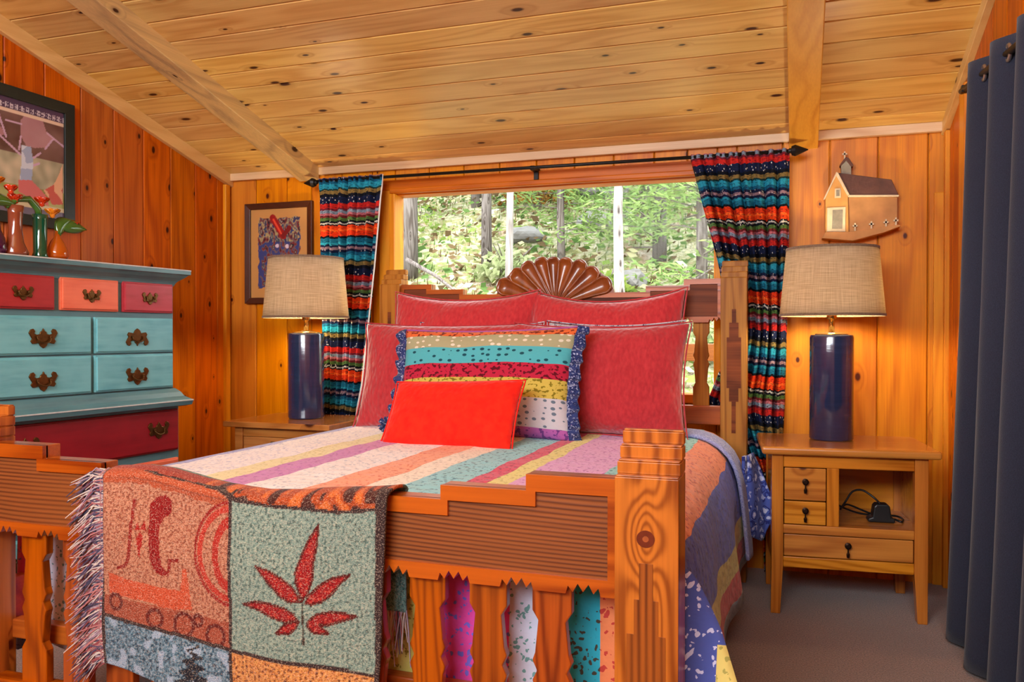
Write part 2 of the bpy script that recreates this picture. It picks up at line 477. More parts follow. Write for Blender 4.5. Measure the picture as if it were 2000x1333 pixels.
for a, b in zip(yb, yb[1:]):
    c = (a + b) / 2
    plank(zc(c) - .002, a - b, W_WALL, wall_right, frame_mat((0, 0, 1), (0, -1, 0), (1, 0, 0), (XR, c, 0)), -SL)
wf = MB().prism([(XL, 0), (XR, 0), (XR, zc(YR)), (XL, zc(YR))], YR - .1, YR, 'Y')
struct(wf.build('wall_front', W_WALLB), 'wall of pine behind the viewer')

# trims
n_trim = [0]
def trim(m, mat, label):
    n_trim[0] += 1
    return struct(m.build('trim_%d' % n_trim[0], mat, bevel=.003), label)
for x0, x1, lb in ((XL + .02, -2.645, 'above the framed picture'), (-2.52, -.037, 'above the window'), (.088, XR - .02, 'above the church plaque')):
    trim(B(x0, x1, YW - .028, YW + .002, 1.984, ZW + .006), W_TRIMX, 'pale pine strip along the top of the wall ' + lb)
def slope_trim(x0, x1, h, ylo):
    return MB().prism([(ylo, zc(ylo) - h), (YW, zc(YW) - h), (YW, zc(YW) + .004), (ylo, zc(ylo) + .004)], x0, x1, 'X')
trim(slope_trim(XL - .002, XL + .026, .068, 1.0), W_TRIM, 'pale sloping pine strip above the poster wall')
trim(slope_trim(XR - .026, XR + .002, .05, 1.6), W_TRIM, 'pale sloping pine strip above the navy curtain')
trim(B(.566, .612, YW - .018, YW + .002, 0, 1.72), W_FRAMEZ, 'upright corner strip of pale pine beside the navy curtain')
trim(B(.602, .622, YW - .06, YW - .018, 0, 1.98), W_FRAMEZ, 'narrow upright pine strip in the corner by the navy curtain')
trim(B(XL - .002, XL + .02, YW - .06, YW - .02, 0, 1.96), W_FRAMEZ, 'narrow upright pine strip in the corner by the framed picture')
trim(B(.598, .622, 3.55, 3.66, 0, 2.06), W_FRAMEZ, 'orange pine casing board at the edge of the navy curtain')

# window
win = struct(thing('window_1', ((WX0 + WX1) / 2, YW, WZ0), 'wide picture window in an orange pine frame', None), None)
wo = tuple(win.location)
def wpart(m, name, mat=W_FRAME, **k): return m.build(name, mat, win, org=wo, **k)
wpart(B(WX0 - .085, WX1 + .085, YW - .02, YW + .004, WZ1 + .012, WZ1 + .066), 'casing', bevel=.003)
wpart(B(WX0 - .02, WX1 + .02, YW - .034, YW + .004, WZ1 - .008, WZ1 + .02), 'casing', bevel=.006)
wpart(B(WX0 - .085, WX0 - .012, YW - .022, YW + .004, WZ0 - .08, WZ1 + .012), 'casing', W_FRAMEZ, bevel=.003)
wpart(B(WX0 - .02, WX0 + .012, YW - .034, YW + .06, WZ0, WZ1 - .008), 'casing', W_FRAMEZ, bevel=.004)
wpart(B(WX1 + .012, WX1 + .085, YW - .022, YW + .004, WZ0 - .08, WZ1 + .012), 'casing', W_FRAMEZ, bevel=.003)
wpart(B(WX1 - .012, WX1 + .02, YW - .034, YW + .06, WZ0, WZ1 - .008), 'casing', W_FRAMEZ, bevel=.004)
wpart(B(WX0 - .1, WX1 + .1, YW - .05, YW + .06, WZ0 - .03, WZ0 + .012), 'sill', bevel=.004)
wpart(B(WX0, WX1, YW + .004, YW + .1, WZ1 - .014, WZ1 + .01), 'frame', bevel=.002)
GL = Mat('window_glass')
fr = GL.n('Fresnel', {0: 1.45}).outputs[0]
tr = GL.n('BsdfTransparent', {0: (.97, .985, .98, 1)})
gs = GL.n('BsdfGlossy', {'Roughness': .0})
mx = GL.n('MixShader', {0: GL.math('MULTIPLY', fr, .04), 1: tr.outputs[0], 2: gs.outputs[0]})
GL.t.links.new(mx.outputs[0], GL.out.inputs[0])
wpart(B(WX0, WX1, YW + .07, YW + .076, WZ0, WZ1), 'pane', GL.m)

# ------------------------------------------------------------ outside: slope, trees, rocks
def nz(x, y, z=0.0, s=1.0): return mnoise.noise(Vector((x * s, y * s, z)))
def hill(x, y): return -.05 + (y - 6) * .42 + .35 * nz(x, y, 0, .25) + .12 * nz(x, y, 3, .9)
HM = Mat('dry_grass_slope')
tc = HM.n('TexCoord').outputs['Object']
a, b2, c3 = HM.noise(tc, .9, 4), HM.noise(tc, 5, 4), HM.noise(tc, 22, 3)
hc = HM.ramp(HM.math('ADD', HM.math('MULTIPLY', a, .5), HM.math('MULTIPLY', b2, .5)),
             [(.32, S(70, 62, 46)), (.42, S(128, 126, 80)), (.48, S(176, 166, 140)), (.54, S(108, 122, 62)), (.6, S(150, 124, 104)), (.7, S(186, 178, 164))])
hc = HM.mix(HM.rng(c3, .45, .75, 0, .5), hc, S(110, 104, 72))
HM.surf(hc, .95, bump=c3, bstr=.6, bdist=.1, spec=.1)
hg = MB().grid(lambda u, v: (-20 + 28 * u, 5.6 + 26 * v ** 1.4, hill(-20 + 28 * u, 5.6 + 26 * v ** 1.4)), 90, 80)
struct(hg.build('hillside', HM.m, smooth=True), 'dry grassy slope rising outside the window')
struct(B(-20, 8, 4.16, 5.75, -.3, -.02).build('ground', HM.m), 'bare ground beside the house')

BARK = wood('grey_pine_bark', S(124, 114, 108), S(70, 60, 54), 'Z', (.3, .1), .5, .16, S(60, 50, 44), rough=.9, ring=4, fine=.8, var=.2, spec=.1)
BIRCH = wood('white_aspen_bark', S(150, 142, 136), S(104, 94, 88), 'Z', (.3, .1), .5, .12, S(60, 50, 44), rough=.9, ring=3, fine=.5, var=.1, spec=.1)
def leafmat(name, c, c2):
    M = Mat(name)
    tc = M.n('TexCoord').outputs['Object']
    f = M.noise(tc, 4, 3)
    col = M.mix(M.rng(f, .35, .65), c, c2)
    d = M.n('BsdfDiffuse', {0: col}); t = M.n('BsdfTranslucent', {0: col})
    mx = M.n('MixShader', {0: .4, 1: d.outputs[0], 2: t.outputs[0]})
    M.t.links.new(mx.outputs[0], M.out.inputs[0])
    return M.m
NEEDLE = leafmat('sunlit_pine_needles', S(144, 162, 96), S(96, 122, 68))
NEEDLE2 = leafmat('blue_green_needles', S(134, 152, 112), S(88, 110, 80))
LEAFY = leafmat('yellow_green_leaves', S(140, 154, 74), S(96, 118, 52))
ROCK = plain('pale_granite', S(128, 122, 118), .9, .14, 6, bstr=.6)

def tree(x, y, h, r, lean, label, bark, leaf, zlo, n, spread, grp='trees on the slope outside the window'):
    z0 = hill(x, y) - .1
    t = thing('pine_tree' if leaf else 'dead_tree', (x, y, z0), label, 'tree', group=grp)
    pts, rr = [], []
    for i in range(9):
        k = i / 8
        pts.append((lean * k * h + .05 * nz(x + k * 3, y, 1), .05 * nz(x, y + k * 3, 2), k * h)); rr.append(r * (1 - .75 * k))
    MB().tube(pts, rr, 8).build('trunk', bark, t, smooth=True)
    if leaf:
        br, fo = MB(), MB()
        rs = random.Random(int(x * 100 + y * 7))
        for i in range(n):
            zz = h * (zlo + (.98 - zlo) * (i / n) ** .9)
            a = rs.random() * 2 * PI
            L = spread * (1.08 - zz / h) * (.6 + .6 * rs.random())
            px = lean * zz
            d = Vector((math.cos(a), math.sin(a), -.12 + .25 * rs.random()))
            p0 = Vector((px, 0, zz)); p1 = p0 + d * L
            br.tube([p0, (p0 + p1) / 2 + Vector((0, 0, .05 * L)), p1], [r * .16, r * .1, r * .04], 4, False)
            for q in range(int(60 + 40 * rs.random())):
                k = .25 + .8 * rs.random()
                c = p0 + d * L * k + Vector((rs.uniform(-1, 1), rs.uniform(-1, 1), rs.uniform(-.6, .7))) * .13 * (1.2 + L * .25)
                s = rs.uniform(.03, .085)
                u = Vector((rs.uniform(-1, 1), rs.uniform(-1, 1), rs.uniform(-.5, .5))).normalized()
                w = u.orthogonal().normalized() * s * .24
                u = u * s
                fo.add([c - u, c + w, c + u, c - w], [(0, 1, 2, 3)])
        br.build('branches', bark, t)['kind'] = 'stuff'
        fo.build('foliage', leaf, t, fix=False)['kind'] = 'stuff'
    return t
tree(-5.1, 10.5, 6.5, .12, 0, 'thick pale grey trunk just inside the window edge above the smaller lamp', BARK, NEEDLE2, .62, 26, 1.2)
tree(-4.15, 11, 7, .085, 0, 'straight grey trunk with dark scars beside the rusty bush', BARK, NEEDLE, .55, 30, 1.3)
tree(-3.28, 9.5, 5.5, .055, .012, 'slim white aspen trunk rising above the shell carving edge', BIRCH, NEEDLE, .42, 30, .9)
tree(-3.05, 11, 6.5, .06, 0, 'thin young pine with low green boughs over the shell carving', BARK, NEEDLE, .10, 100, .9)
tree(-1.72, 8.5, 6, .06, -.006, 'bare pale trunk standing between shell carving and striped curtain', BIRCH, NEEDLE, .3, 14, .7)
tree(-1.75, 11.2, 6.5, .1, 0, 'dense bright green pine nearest the striped curtain edge', BARK, NEEDLE, .05, 130, 1.4)
tree(-2.3, 13.2, 7, .1, 0, 'bushy pine standing behind the bare pale trunk', BARK, NEEDLE2, .04, 130, 1.7)
tree(-1.05, 9.6, 6, .07, .01, 'small pine with drooping boughs partly hidden by the bedpost curtain', BARK, NEEDLE, .05, 110, 1.1)
tree(-5.3, 13.5, 7, .1, 0, 'hazy pine high on the slope behind the thick grey trunk', BARK, LEAFY, .05, 130, 1.7)
tree(-4.5, 15, 7, .1, 0, 'pine at the top of the slope above the rusty bush', BARK, NEEDLE, .04, 130, 1.8)
tree(-3.5, 15.5, 7, .1, 0, 'pine at the top of the slope above the shell carving', BARK, NEEDLE2, .04, 130, 1.8)
tree(-6.6, 12.5, 6, .1, 0, 'leafy tree at the window corner by the narrow striped curtain', BARK, LEAFY, .05, 70, 1.5)
tree(-2.9, 18, 8, .12, 0, 'distant pine on the skyline behind the granite boulder', BARK, NEEDLE, .03, 130, 2.2)

def boulder(x, y, s, label, seed):
    bm = bmesh.new()
    bmesh.ops.create_icosphere(bm, subdivisions=3, radius=1)
    for v in bm.verts:
        v.co *= 1 + .35 * mnoise.noise(v.co * 1.1 + Vector((seed, 0, 0))) + .1 * mnoise.noise(v.co * 3.5 + Vector((seed, 5, 0)))
        v.co = Vector((v.co.x * s[0], v.co.y * s[1], v.co.z * s[2]))
    me = bpy.data.meshes.new('boulder'); bm.to_mesh(me); bm.free()
    me.materials.append(ROCK)
    o = bpy.data.objects.new('boulder', me); COL.objects.link(o)
    o.location = (x, y, hill(x, y) + s[2] * .3)
    return tag(o, label, 'rock', 'boulders on the slope')
boulder(-3.0, 12.7, (.3, .3, .2), 'pale rounded granite boulder halfway up the slope', 1)
boulder(-2.62, 13.0, (.2, .2, .14), 'small granite rock touching the rounded boulder', 2)
boulder(-3.95, 12.2, (.32, .3, .15), 'flat grey rock below the rusty bush', 3)
boulder(-3.3, 14.5, (.45, .4, .25), 'pinkish rock outcrop high above the shell carving', 4)
boulder(-2.0, 10.4, (.22, .2, .15), 'white rock half hidden by boughs near the bare pale trunk', 5)
boulder(-1.6, 9.0, (.26, .24, .14), 'low white rock seen just above the headboard rail', 6)

def bush(x, y, r, mat, label, n=500):
    t = thing('shrub', (x, y, hill(x, y) - .05), label, 'bush', group='shrubs on the slope')
    rs = random.Random(int(x * 91 + y * 13))
    fo, st = MB(), MB()
    for i in range(7):
        a = rs.random() * 6.28
        st.tube([(0, 0, 0), (math.cos(a) * r * .4, math.sin(a) * r * .4, r * .7), (math.cos(a) * r * .7, math.sin(a) * r * .7, r)], [.015, .01, .005], 4, False)
    for i in range(n):
        v = Vector((rs.gauss(0, 1), rs.gauss(0, 1), rs.gauss(0, 1))).normalized() * r * (.5 + .5 * rs.random())
        c = Vector((v.x, v.y, abs(v.z) * .8 + .05))
        u = Vector((rs.uniform(-1, 1), rs.uniform(-1, 1), rs.uniform(-1, 1))).normalized() * rs.uniform(.03, .08)
        w = u.orthogonal() * .5
        fo.add([c - u, c + w, c + u, c - w], [(0, 1, 2, 3)])
    st.build('stem', BARK, t)
    fo.build('foliage', mat, t, fix=False)['kind'] = 'stuff'
RUST = leafmat('rusty_scrub_leaves', S(150, 100, 44), S(100, 74, 34))
PALEG = leafmat('pale_sage_leaves', S(166, 168, 128), S(120, 132, 84))
bush(-4.2, 13.6, .7, RUST, 'rust coloured bush between two grey trunks')
bush(-4.9, 8.6, .6, PALEG, 'pale sage bush low in the window by the smaller lamp', 700)
bush(-3.9, 8.3, .55, LEAFY, 'yellow-green bush low in the window beside the shell carving', 700)
bush(-2.9, 8.0, .45, PALEG, 'pale sage bush behind the shell carving', 600)
bush(-1.45, 8.0, .45, LEAFY, 'yellow-green bush behind the headboard rail', 600)
bush(-2.25, 9.6, .5, LEAFY, 'bright bush at the foot of the bare pale trunk', 600)
bush(-3.7, 10.6, .5, PALEG, 'dry sage bush under the straight scarred trunk', 500)
bush(-.9, 8.2, .5, PALEG, 'pale bush beyond the gap beside the bedpost', 500)
def branch(pts, r, label):
    m = MB().tube(pts, [r * (1 - .7 * i / (len(pts) - 1)) for i in range(len(pts))], 6)
    tag(m.build('fallen_branch', BARK, org=pts[0], smooth=True), label, 'branch', 'fallen branches')
branch([(-5.0, 10.2, hill(-5, 10.2) + .35), (-4.5, 10, hill(-4.5, 10) + .25), (-4.1, 9.7, hill(-4.1, 9.7) + .15), (-3.7, 9.2, hill(-3.7, 9.2) + .0)], .035, 'fallen dead branch sloping down from the thick grey trunk')
branch([(-1.9, 8.9, hill(-1.9, 8.9) + .05), (-1.4, 9.1, hill(-1.4, 9.1) + .2), (-.9, 9.4, hill(-.9, 9.4) + .4)], .03, 'fallen pale branch near the low white rock')
gr = MB()
rs = random.Random(3)
gcol = []
gpal = [S(150, 152, 104), S(120, 140, 70), S(176, 168, 130), S(104, 84, 60), S(84, 108, 58), S(186, 178, 160), S(140, 116, 84)]
for i in range(15000):
    x, y = rs.uniform(-10, 1.5), 6 + 11 * rs.random() ** .9
    k = nz(x, y, 7, .8) + .5 * nz(x, y, 9, 2.2)
    z = hill(x, y)
    ci = int(min(6, max(0, (k + .9) * 4 + rs.uniform(-1.2, 1.2))))
    a = rs.random() * 6.28
    if i % 2:
        h = rs.uniform(.04, .14)
        dx, dy = .014 * math.cos(a), .014 * math.sin(a)
        gr.add([(x - dx, y - dy, z - .02), (x + dx, y + dy, z - .02), (x + dy * 2, y - dx * 2, z + h)], [(0, 1, 2)])
        gcol += [gpal[ci][:3]] * 3
    else:
        c = Vector((x, y, z + rs.uniform(.0, .22) * (1 + k)))
        u = Vector((math.cos(a), math.sin(a), rs.uniform(-.5, .5))) * rs.uniform(.03, .09)
        w = u.orthogonal() * .5
        gr.add([c - u, c + w, c + u, c - w], [(0, 1, 2, 3)])
        gcol += [gpal[ci][:3]] * 4
GM = Mat('mixed_undergrowth')
gc_ = GM.n('Attribute', attribute_name='Col').outputs['Color']
mx = GM.n('MixShader', {0: .3, 1: GM.n('BsdfDiffuse', {0: gc_}).outputs[0], 2: GM.n('BsdfTranslucent', {0: gc_}).outputs[0]})
GM.t.links.new(mx.outputs[0], GM.out.inputs[0])
tag(gr.build('undergrowth', GM.m, fix=False, paint=lambda V: np.array(gcol)), 'dry grass and low weeds over the slope outside', 'grass', None, 'stuff')
# deck railing outside
dk = thing('deck_railing', (-.6, 5.3, -.05), 'reddish wooden deck railing seen through the gap by the bedpost', 'railing')
for z0, z1 in ((.98, 1.09), (.5, .58)):
    B(-1.6, 1.2, -.02, .02, z0, z1).build('rail', W_DARK, dk, bevel=.005)
for x in (-1.5, 1.1):
    B(x - .04, x + .04, -.04, .04, .03, 1.06).build('post', W_DARKZ, dk, bevel=.005)

# ------------------------------------------------------------ bed
BX0, BX1 = -2.105, -.209       # outer faces of the foot posts
bed = thing('bed', (-1.12, 2.7, 0), 'carved amber pine bed frame with stepped rails and cutout slats', 'bed')
bo = tuple(bed.location)
def bpart(m, name, mat, label=None, **k):
    o = m.build(name, mat, bed, org=bo, **k)
    if label: o['label'] = label
    return o
def sub(m, name, mat, parent, label=None, **k):
    o = m.build(name, mat, parent, org=bo, **k)
    if label: o['label'] = label
    return o
def bedpost(x0, x1, yf, dep, ztop, tier, step, mat=None):
    m = B(x0, x1, yf, yf + dep, 0, ztop)
    m.box(x0 + .001, x1 - .001, yf + .004, yf + dep - .002, ztop, ztop + .003)
    for i in range(3):
        z = ztop + .003 + tier * i
        m.box(x0, x1, yf + step * (i + .9), yf + dep, z, z + tier - .0035)
        m.box(x0 + .002, x1 - .002, yf + step * (i + 1.1), yf + dep - .002, z + tier - .0035, z + tier)
    return bpart(m, 'bedpost', mat or W_BED, bevel=.002)
def inlay(post, cx, yf, steps, label=None, mat=None):
    pr, pl = [], []
    for z0, z1, hw in steps:
        pr += [(cx + hw, z0), (cx + hw, z1)]
        pl += [(cx - hw, z0), (cx - hw, z1)]
    sub(MB().prism(pr + pl[::-1], yf - .0015, yf + .004), 'inlay', mat or W_DARKZ, post, 'dark brown stepped inlay')
WP = .122
pf = [bedpost(BX0, BX0 + WP, 1.576, .1, .825, .027, .027), bedpost(BX1 - WP, BX1, 1.576, .1, .825, .027, .027, W_POST)]
for p, cx in zip(pf, (BX0 + WP / 2, BX1 - WP / 2)):
    inlay(p, cx, 1.576, [(.12, .19, .014), (.19, .27, .026), (.27, .525, .037), (.525, .592, .023), (.592, .662, .013)])
ph = [bedpost(-2.019, -1.906, 3.80, .1, 1.35, .026, .024, W_HEAD), bedpost(-.322, -.209, 3.80, .1, 1.35, .026, .024, W_HEAD)]
for p, cx in zip(ph, (-1.9625, -.264)):
    inlay(p, cx, 3.80, [(.66, .80, .009), (.80, .86, .02), (.86, 1.085, .031), (1.085, 1.15, .02), (1.15, 1.21, .009)], mat=W_DARKH)
# big round knot on the near post
KN1 = plain('reddish_knot', S(112, 48, 26), .3, .1, 90); KN2 = plain('pale_knot_heart', S(168, 92, 48), .3, .1, 90)
def disc(r, y, mat, parent, nm):
    m = MB().prism([(-.271 + r * math.cos(a), .709 + r * .95 * math.sin(a)) for a in [2 * PI * i / 28 for i in range(28)]], 1.576 - y, 1.58)
    return sub(m, nm, mat, parent)
disc(.0175, .0006, KN1, pf[1], 'knot')['label'] = 'round dark knot in the post'
disc(.006, .0009, KN2, pf[1], 'knot_heart')
def slat_outline(cx, z0, z1, hw):
    """flat baluster with notches, z measured as a fraction from the top"""
    H = z1 - z0
    prof = [(0, 1), (.15, 1), (.2, .70), (.37, .86), (.41, 1.0), (.4625, .76), (.515, 1.0), (.555, .86), (.725, .70), (.775, 1), (1, 1)]
    R = [(cx + hw * w, z1 - H * t) for t, w in prof]
    Lf = [(cx - hw * w, z1 - H * t) for t, w in prof]
    return R + Lf[::-1]
def stepped(c, half, steps):
    """(half offset from centre, z) step list from the post inwards, mirrored"""
    r = [(c + half, steps[0][1])]
    for i, (x, z) in enumerate(steps):
        nxt = steps[i + 1][1] if i + 1 < len(steps) else None
        if nxt is not None:
            r += [(c + x, z), (c + x, nxt)]
    l = [(2 * c - x, z) for x, z in r[::-1]]
    return r + l
def zig(c, half, zb, centres):
    pts = [(c - half, zb)]
    for x in centres:
        for dx, dz in ((-.036, 0), (-.031, .016), (-.021, .004), (-.011, .022), (.0, .006), (.011, .022), (.021, .004), (.031, .016), (.036, 0)):
            if c - half < x + dx < c + half: pts.append((x + dx, zb + dz))
    return pts + [(c + half, zb)]
def rail_board(c, half, yf, dep, steps, zb, isteps, izb, ihalf, slats, gap_c, dark=None):
    top = stepped(c, half, steps)
    board = bpart(MB().prism(top + zig(c, half, zb, gap_c), yf + .01, yf + dep), 'rail', W_BEDX, bevel=.0015, seg=1)
    itop = stepped(c, ihalf, isteps)
    zz = zig(c, half, zb, gap_c)
    outer = top + zz
    cl = lambda x: max(c - ihalf, min(c + ihalf, x))
    rin = itop + [(cl(x), izb) for x, z in zz]
    inner = itop + [(c - ihalf, izb), (c + ihalf, izb)]
    sub(MB().ring(outer, rin, yf, yf + .016, 'Y', .0), 'rail_moulding', W_BEDX, board)
    sub(MB().prism(inner, yf + .0075, yf + .013), 'rail_panel', dark or W_DARK, board, 'dark brown carved panel of the rail')
    return board
FC, FH = -1.157, .828
fc = [-1.85 + i * .1382 for i in range(11)]
fgap = [x - .069 for x in fc] + [fc[-1] + .07]
foot_rail = rail_board(FC, FH, 1.595, .055, [(.64, .816), (.452, .783), (.245, .753), (.1, .722)], .583,
                       [(.66, .782), (.468, .752), (.262, .72), (.1, .69)], .616, FH - .02, 11, fgap)
for x in fc:
    bpart(MB().prism(slat_outline(x, .20, .595, .0415), 1.614, 1.638), 'slat', W_SLAT, bevel=.003)
bpart(B(FC - FH, FC + FH, 1.60, 1.65, .11, .205), 'lower_rail', W_BEDX, bevel=.004)
HC, HH = -1.114, .795
hc_ = [-1.114 + (i - 5) * .1405 for i in range(11)]
hgap = [x - .07 for x in hc_] + [hc_[-1] + .07]
head_rail = rail_board(HC, HH, 3.825, .055, [(.627, 1.349), (.454, 1.321), (.2, 1.294)], 1.152,
                       [(.655, 1.325), (.475, 1.298), (.2, 1.27)], 1.178, HH - .018, 11, hgap, W_DARKH)
for x in hc_:
    bpart(MB().prism(slat_outline(x, .77, 1.165, .036), 3.845, 3.869), 'slat', W_HEAD, bevel=.003)
bpart(B(HC - HH, HC + HH, 3.83, 3.87, .69, .776), 'lower_rail', W_BEDX, bevel=.004)
for x0, x1 in ((-2.03, -2.0), (-.31, -.28)):
    bpart(B(x0, x1, 1.66, 3.82, .30, .44), 'side_rail', W_BEDX, bevel=.004)
bpart(B(-1.99, -.32, 1.665, 1.70, .285, .335), 'cross_rail', W_BEDX, bevel=.004)
# carved scallop shell
SH = thing('shell', (0, 0, 0), None, None); bpy.data.objects.remove(SH)
scx, sw, sbz, stz = -1.10, .315, 1.283, 1.468
back = bpart(MB().prism([(scx + (sw - .022) * math.cos(a), sbz + (stz - sbz - .018) * math.sin(a)) for a in [PI * i / 24 for i in range(25)]], 3.83, 3.85), 'shell_carving', W_SHELL,
             'red-brown fan shaped scallop shell carved above the rail')
apex = Vector((-1.092, 0, 1.235))
tips = [(-1.389, 1.345), (-1.316, 1.405), (-1.25, 1.446), (-1.172, 1.468), (-1.103, 1.470), (-1.032, 1.464), (-.953, 1.447), (-.885, 1.406), (-.819, 1.345)]
for k, (tx, tz) in enumerate(tips):
    nb = [Vector((tips[q][0], 0, tips[q][1])) for q in (k - 1, k + 1) if 0 <= q < len(tips)]
    tip = Vector((tx, 0, tz))
    wt = .5 * sum((q - tip).length for q in nb) / len(nb) * .97
    d = tip - apex; L = d.length; dirv = d.normalized(); pr = Vector((dirv.z, 0, -dirv.x))
    tcx = 1 - wt / L
    def hw(t):
        if t < tcx: return wt * (.14 + .86 * ((t - .1) / (tcx - .1)))
        return wt * math.sqrt(max(0, 1 - ((t - tcx) / (1 - tcx)) ** 2))
    def fnl(u, v):
        t = .1 + v * .9
        h = hw(min(t, .9995))
        x = u * 2 - 1
        p = apex + dirv * (L * t) + pr * (x * h)
        e = min(1, max(0, (h * (1 - abs(x)) if t < tcx else min(h * (1 - abs(x)), L * (1 - t) * .9)) / (wt * .30)))
        rim = 1 - (2 * e - 1) ** 2 if e < .5 else 1.0        # rises from the joint to the rim
        dep = max(0, (h / wt) * .018 * (1 - abs(x) ** 2) * sstep(.35, 1, e)) * (1 - .85 * sstep(tcx, 1, t))
        y = 3.826 - .012 * (rim if e < .5 else 1) + dep
        return (p.x, y, p.z)
    m = MB().grid(fnl, 20, 28)
    sub(m, 'shell_flute', W_SHELL, back, smooth=True, solid=.004)
# ------------------------------------------------------------ quilt
def quilt_mat():
    M = Mat('patchwork_quilt_cotton')
    uv = M.n('UVMap').outputs[0]
    sp = M.n('SeparateXYZ', {0: uv})
    tc = M.n('TexCoord').outputs['Object']
    u = M.math('ADD', sp.outputs[0], M.math('MULTIPLY', M.math('SUBTRACT', M.noise(uv, 6, 2), .5), .025))
    A, Bn = -2.6, .4
    f = M.rng(u, A, Bn)
    st = [(-2.6, (150, 160, 210), (90, 100, 170)), (-1.96, (180, 184, 230), (110, 116, 190)), (-1.91, (248, 246, 250), (190, 196, 226)), (-1.66, (240, 234, 186), (200, 194, 120)), (-1.555, (208, 140, 204), (166, 90, 170)),
          (-1.43, (246, 246, 250), (180, 194, 216)), (-1.25, (244, 170, 134), (220, 106, 76)), (-1.12, (244, 238, 224), (196, 190, 180)), (-1.02, (148, 216, 230), (50, 110, 140)),
          (-.88, (216, 76, 108), (140, 30, 70)), (-.825, (232, 226, 140), (180, 174, 80)), (-.765, (224, 172, 226), (176, 104, 184)), (-.55, (150, 214, 216), (50, 120, 130)), (-.385, (240, 146, 104), (190, 80, 66)),
          (-.235, (74, 90, 206), (36, 46, 140)), (-.03, (196, 190, 116), (150, 146, 80)), (.06, (190, 48, 68), (150, 30, 50)), (.13, (160, 186, 206), (110, 140, 176))]
    nm = lambda x: (x - A) / (Bn - A)
    base = M.ramp(f, [(nm(x), S(*c)) for x, c, d in st], 'CONSTANT')
    acc = M.ramp(f, [(nm(x), S(*d)) for x, c, d in st], 'CONSTANT')
    vec = M.n('Mapping', {0: uv, 3: (1, .7, 1)}).outputs[0]
    vo = M.n('TexVoronoi', {'Vector': vec, 'Scale': 42.0}).outputs['Distance']
    n1 = M.noise(vec, 75, 2)
    m = M.math('MAXIMUM', M.math('LESS_THAN', vo, .2), M.math('MULTIPLY', M.math('GREATER_THAN', n1, .6), .7))
    c = M.mix(m, base, acc)
    pk = M.n('TexVoronoi', {'Vector': M.n('Mapping', {0: uv, 3: (1.4, 1, 1)}).outputs[0], 'Scale': 26.0}, feature='SMOOTH_F1').outputs['Distance']
    return M.surf(c, .85, bump=M.math('ADD', pk, M.math('MULTIPLY', M.noise(uv, 60, 2), .3)), bstr=.55, bdist=.012, spec=.2, sheen=.15)
QM = quilt_mat()
quilt = thing('quilt', (-1.12, 2.7, 0), 'patchwork quilt of flowered stripes spread over the bed', 'quilt')
path = [(-2.055, .22), (-2.05, .34), (-2.045, .46), (-2.04, .57), (-2.025, .625), (-1.985, .658), (-1.93, .668)] + [(-1.93 + 1.5 * i / 30, .668 + .012 * math.sin(PI * i / 30)) for i in range(1, 30)] + \
       [(-.43, .672), (-.385, .668), (-.34, .655), (-.30, .632), (-.268, .60), (-.247, .56), (-.232, .51), (-.222, .45), (-.213, .38), (-.206, .31), (-.2, .25), (-.196, .195)]
ucoord = [0.0]
for p, q in zip(path, path[1:]): ucoord.append(ucoord[-1] + math.dist(p, q))
i0 = min(range(len(path)), key=lambda i: abs(path[i][0] + 1.114))
ushift = path[i0][0] - ucoord[i0]
ucoord = [x + ushift for x in ucoord]
NP = len(path) - 1
def qpt(u, v):
    i = min(NP, int(round(u * NP)))
    x, z = path[i]
    y = 1.735 + v * 2.035
    side = 1 if i > 36 else (-1 if i < 6 else 0)
    low = max(0, (.62 - z) / .45)
    if side == 1:
        x += .018 * low * math.sin(y * 9) + .012 * nz(y, z, 4, 4) - .05 * low * (1 - sstep(1.9, 2.6, y)) * .3 - .012 * sstep(3.2, 3.7, y)
        z += .02 * low * math.sin(y * 3 + 1) - .02 * low
    if side == 0:
        z += .006 * nz(x, y, 1, 5) + .004 * nz(x, y, 2, 12)
    if side == -1:
        x += .012 * math.sin(y * 11) * low
    return (x, y, z)
qg = MB().grid(qpt, NP, 70, uv=lambda u, v: (ucoord[min(NP, int(round(u * NP)))], 1.735 + v * 2.035))
qg.build('quilt_top', QM, quilt, org=tuple(quilt.location), smooth=True, solid=.012)
